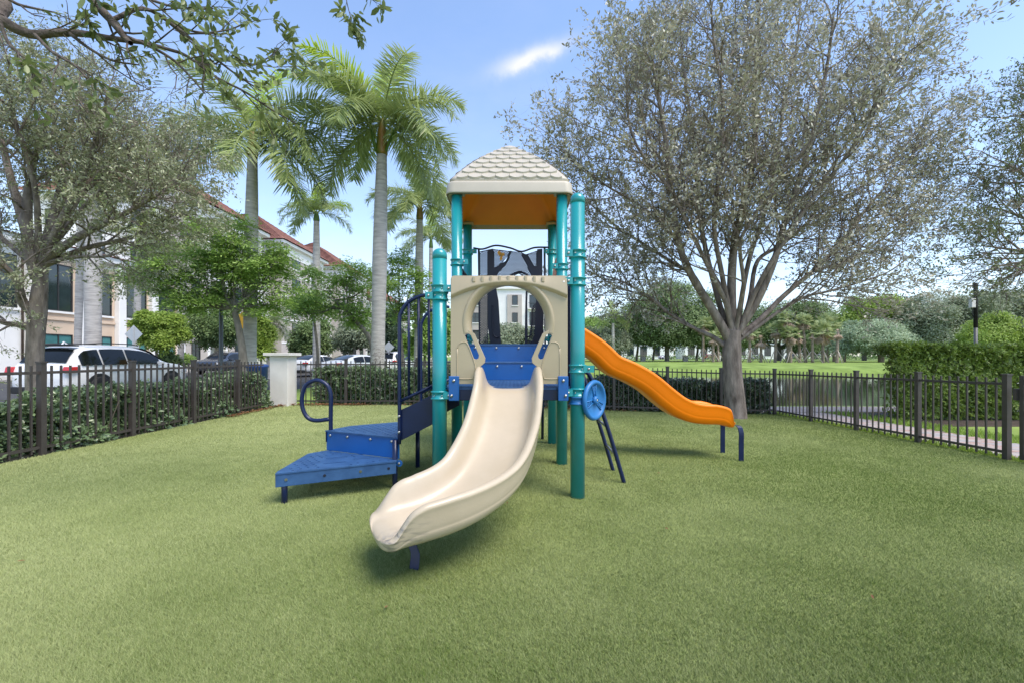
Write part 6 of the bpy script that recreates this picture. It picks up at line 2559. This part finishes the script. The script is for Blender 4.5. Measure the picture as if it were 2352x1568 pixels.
full = [(0, 20), (0, 200), (7, 250), (1, 100), (2, 0), (2, 70), (2, 150), (2, 215), (2, 300), (3, 35), (3, 110), (3, 180), (3, 240), (3, 330), (4, 10), (4, 75), (4, 135), (4, 195), (4, 262), (4, 320), (5, 45), (5, 165), (5, 225), (5, 345), (6, 205), (6, 340)]
p1 = royal_palm('tallest royal palm, thick grey trunk left of the tower, head highest in the picture', 15, 866, 356, 275, 870, .235, 3.2,
                [(0, 80), (7, 205), (7, 235)] + full[3:], lean=11, bark='palm_stained')
# brown patch low on the trunk and two bract spears below the crown
o0 = origin(p1)
cr = W(877, 300, 15)
for s, a in ((-1, .10), (1, .34)):
    MB().tube([W(877, 350, 15) + np.array((s * .17, -.1, 0)), W(877, 320, 15) + np.array((s * (.2 + a * .5), -.15, 0)), W(877, 290, 15) + np.array((s * (.22 + a * 1.2), -.2, .1))], [.05, .06, .008], 8).build('flower_bract', M['shaft_green'], p1)
royal_palm('royal palm with yellow and brown crownshaft, partly behind overhead leaves at left', 13.8, 572, 360, 303, 850, .195, 3.0,
           [(0, 80), (1, 30), (1, 120), (2, 160), (2, 350), (2, 255), (3, 190), (3, 20), (3, 60), (3, 130), (4, 175), (4, 215), (4, 340), (4, 0), (5, 200), (5, 25), (5, 330), (5, 290), (6, 345), (6, 10)], lean=8)
royal_palm('small royal palm with lime green head between two taller palms, against the sky', 24, 727, 508, 487, 850, .20, 2.2,
           [(0, 100), (7, 250), (7, 40), (7, 10), (7, 170), (7, 300), (3, 200), (3, 340), (3, 140), (3, 300), (3, 260), (4, 20), (4, 160), (4, 220)], shaft='shaft_green')
royal_palm('royal palm with rust coloured crownshaft just behind the tallest palm', 22, 960, 505, 462, 850, .21, 2.9,
           [(1, 100), (1, 260), (2, 10), (2, 170), (2, 60), (3, 200), (3, 340), (3, 130), (3, 300), (4, 20), (4, 160), (4, 220), (4, 270), (4, 320), (5, 0), (5, 190), (5, 240), (5, 60)], lean=4)
royal_palm('slim royal palm farther back, head hidden beside the left teal posts', 34, 990, 570, 545, 840, .19, 3.0,
           [(0, 90), (1, 30), (1, 190), (2, 0), (2, 160), (3, 340), (3, 200), (3, 60), (3, 260), (4, 20), (4, 170), (4, 230), (5, 0), (5, 190)], shaft='shaft_green')
royal_palm('lone far royal palm with thin white trunk, right of the tall teal post', 76, 1408, 742, 730, 826, .28, 3.6,
           [(0, 90), (1, 20), (1, 200), (2, 0), (2, 180), (2, 270), (3, 330), (3, 150), (3, 210), (4, 10), (4, 190), (5, 340), (5, 200)], group='royal palms in the park', shaft='shaft_green')
for px, top, Z, lean, lab in ((176, 480, 24, 12, 'slim leaning palm before the office building, first right of the oak trunk'),
                              (213, 440, 22, 2, 'thick pale palm trunk before the office building, second right of the oak trunk'),
                              (311, 560, 26, 8, 'slim palm leaning right before the office building, just left of the clipped tree'),
                              (413, 600, 28, 12, 'slim palm leaning right, just right of the clipped tree')):
    royal_palm(lab, Z, px, top, top - 20, 850, .17 if Z != 22 else .34, 2.2,
               [(0, 80), (1, 30), (1, 200), (2, 0), (2, 170), (3, 330), (3, 210), (3, 70), (4, 10), (4, 180), (5, 230), (5, 340)], lean=lean, shaft='shaft_green')
# short palm at the pier, head low
royal_palm('low palm with drooping straw tipped fronds behind the white pier', 26, 618, 752, 738, 850, .14, 1.7,
           [(1, 80), (2, 0), (2, 180), (3, 330), (3, 210), (3, 20), (4, 350), (4, 190), (5, 0), (5, 330)], shaft='shaft')


# fan palms with props across the lake
def fan_parts():
    r = np.random.default_rng(3)

    def fans(n, lo, hi, Rf, m, leaf):
        V, F, b = [], [], 0
        pos, d, nn, LL = [], [], [], []
        for k in range(n):
            az = r.random() * 6.28
            el = r.uniform(lo, hi)
            stem = np.array((math.cos(az) * math.cos(el), math.sin(az) * math.cos(el), math.sin(el)))
            c = stem * Rf * r.uniform(.55, .9)
            side = np.cross(stem, (0, 0, 1.0))
            side /= np.linalg.norm(side) + 1e-6
            for q in np.linspace(-1.25, 1.25, 13):
                e = stem * math.cos(q) + side * math.sin(q) + np.array((0, 0, -.25 * abs(q)))
                pos.append(c)
                d.append(e)
                nn.append(np.cross(side, stem) + r.normal(0, .2, 3))
                LL.append(leaf * r.uniform(.8, 1.1) * (1 - .2 * abs(q)))
            pos.append(stem * .05)
            d.append(stem)
            nn.append(np.cross(side, stem))
            LL.append(Rf * .75)
        LL = np.array(LL)
        return leaf_mesh('fans', np.array(pos), np.array(d), np.array(nn), LL, .10 * np.ones(len(LL)), m, drop=LL * .18)
    green = [fans(26, -.5, 1.45, 1.1, M['fan'], .95) for _ in range(3)]
    dead = [fans(16, -1.35, -.55, .9, M['thatch'], .9) for _ in range(2)]
    tuft = fans(9, -.2, 1.3, .45, M['thatch'], .4)
    return green, dead, tuft


GREEN, DEAD, TUFT = fan_parts()


def fan_palm(label, px, ytop, Z, size=1.0, props=True, dead=True, green=True, lean=0.0, r=.2, ybase=None):
    b = W(px, HZY, Z)
    g = float(terrain(b[0], Z))
    top = W(px + lean, ytop, Z)
    root = thing('fan_palm', label, 'palm', (b[0], Z, g), 'fan palms across the lake')
    p = smooth_path([(b[0], Z, g - .2), ((b[0] * .6 + top[0] * .4), Z, g + (top[2] - g) * .5), tuple(top)], 14)
    MB().tube(p, np.linspace(r * 1.1, r * .85, len(p)) * (1 + .05 * (np.arange(len(p)) % 2)), 10).build('trunk', M['sabal_trunk'], root)
    loc = top - np.array((b[0], Z, g))
    if green:
        o = link('fronds', GREEN[int(rng.integers(0, 3))], root, loc)
        o.scale = (size,) * 3
        o.rotation_euler = (0, 0, rng.random() * 6)
    else:
        o = link('fronds', TUFT, root, loc)
        o.scale = (size,) * 3
    if dead:
        o = link('dead_fronds', DEAD[int(rng.integers(0, 2))], root, loc - np.array((0, 0, .15)))
        o.scale = (size,) * 3
        o.rotation_euler = (0, 0, rng.random() * 6)
    if props:
        h = min(2.6, (top[2] - g) * .45)
        az0 = rng.random() * 2
        for k in range(3):
            a = az0 + k * 2.09
            q = np.array((b[0] + math.cos(a) * 1.5, Z + math.sin(a) * 1.5, g - .05))
            f = (h / (top[2] - g))
            e = np.array((b[0] + (top[0] - b[0]) * f * .8, Z, g + h))
            MB().tube([q, e], .06, 5).build('prop', M['timber'], root)
    return root


fan_palm('fan palm with brown skirt, standing close left of the oak trunk across the lake', 1615, 745, 74, 1.05)
fan_palm('short fan palm with drooping dead fronds, between the oak trunk and its left neighbour', 1638, 775, 72, .8)
fan_palm('fan palm trunk close against the left side of the oak trunk', 1649, 770, 76, .9)
fan_palm('propped fan palm first to the right of the oak trunk', 1722, 762, 70, .9)
fan_palm('pale bare feathery palm second right of the oak trunk', 1748, 778, 70, 1.0, green=False, lean=0)
fan_palm('fan palm with leaning brown trunk, third right of the oak trunk', 1780, 756, 68, 1.0, lean=4)
fan_palm('tall fan palm with round silvery head, left of the two tallest', 1811, 733, 67, 1.05, lean=-3)
fan_palm('fan palm with full green head in front of the tall round headed one', 1816, 768, 66, 1.0)
fan_palm('bare topped short palm trunk with props, between the tallest pair', 1836, 772, 70, .8, green=False)
fan_palm('tallest fan palm with thin curved trunk and small yellow green head', 1850, 737, 67, .95, lean=-6, props=True)
fan_palm('headless straight palm trunk with props, right of the tallest fan palm', 1866, 768, 66, .5, green=False)
fan_palm('fan palm with wide straw skirt and big green head, props at its foot', 1890, 762, 66, 1.25, dead=True)
fan_palm('leaning brown palm trunk with withered tuft, last propped one on the right', 1922, 762, 64, .7, green=False, lean=3)
fan_palm('dense unpropped fan palm beside the silvery tree', 1940, 785, 74, 1.3, props=False, dead=False)
fan_palm('broad green fan palm behind the straw skirted one', 1900, 745, 80, 1.5, props=False, dead=False)
fan_palm('small fan palm low in the shade behind the leaning palm', 1915, 798, 80, 1.2, props=False, dead=False)
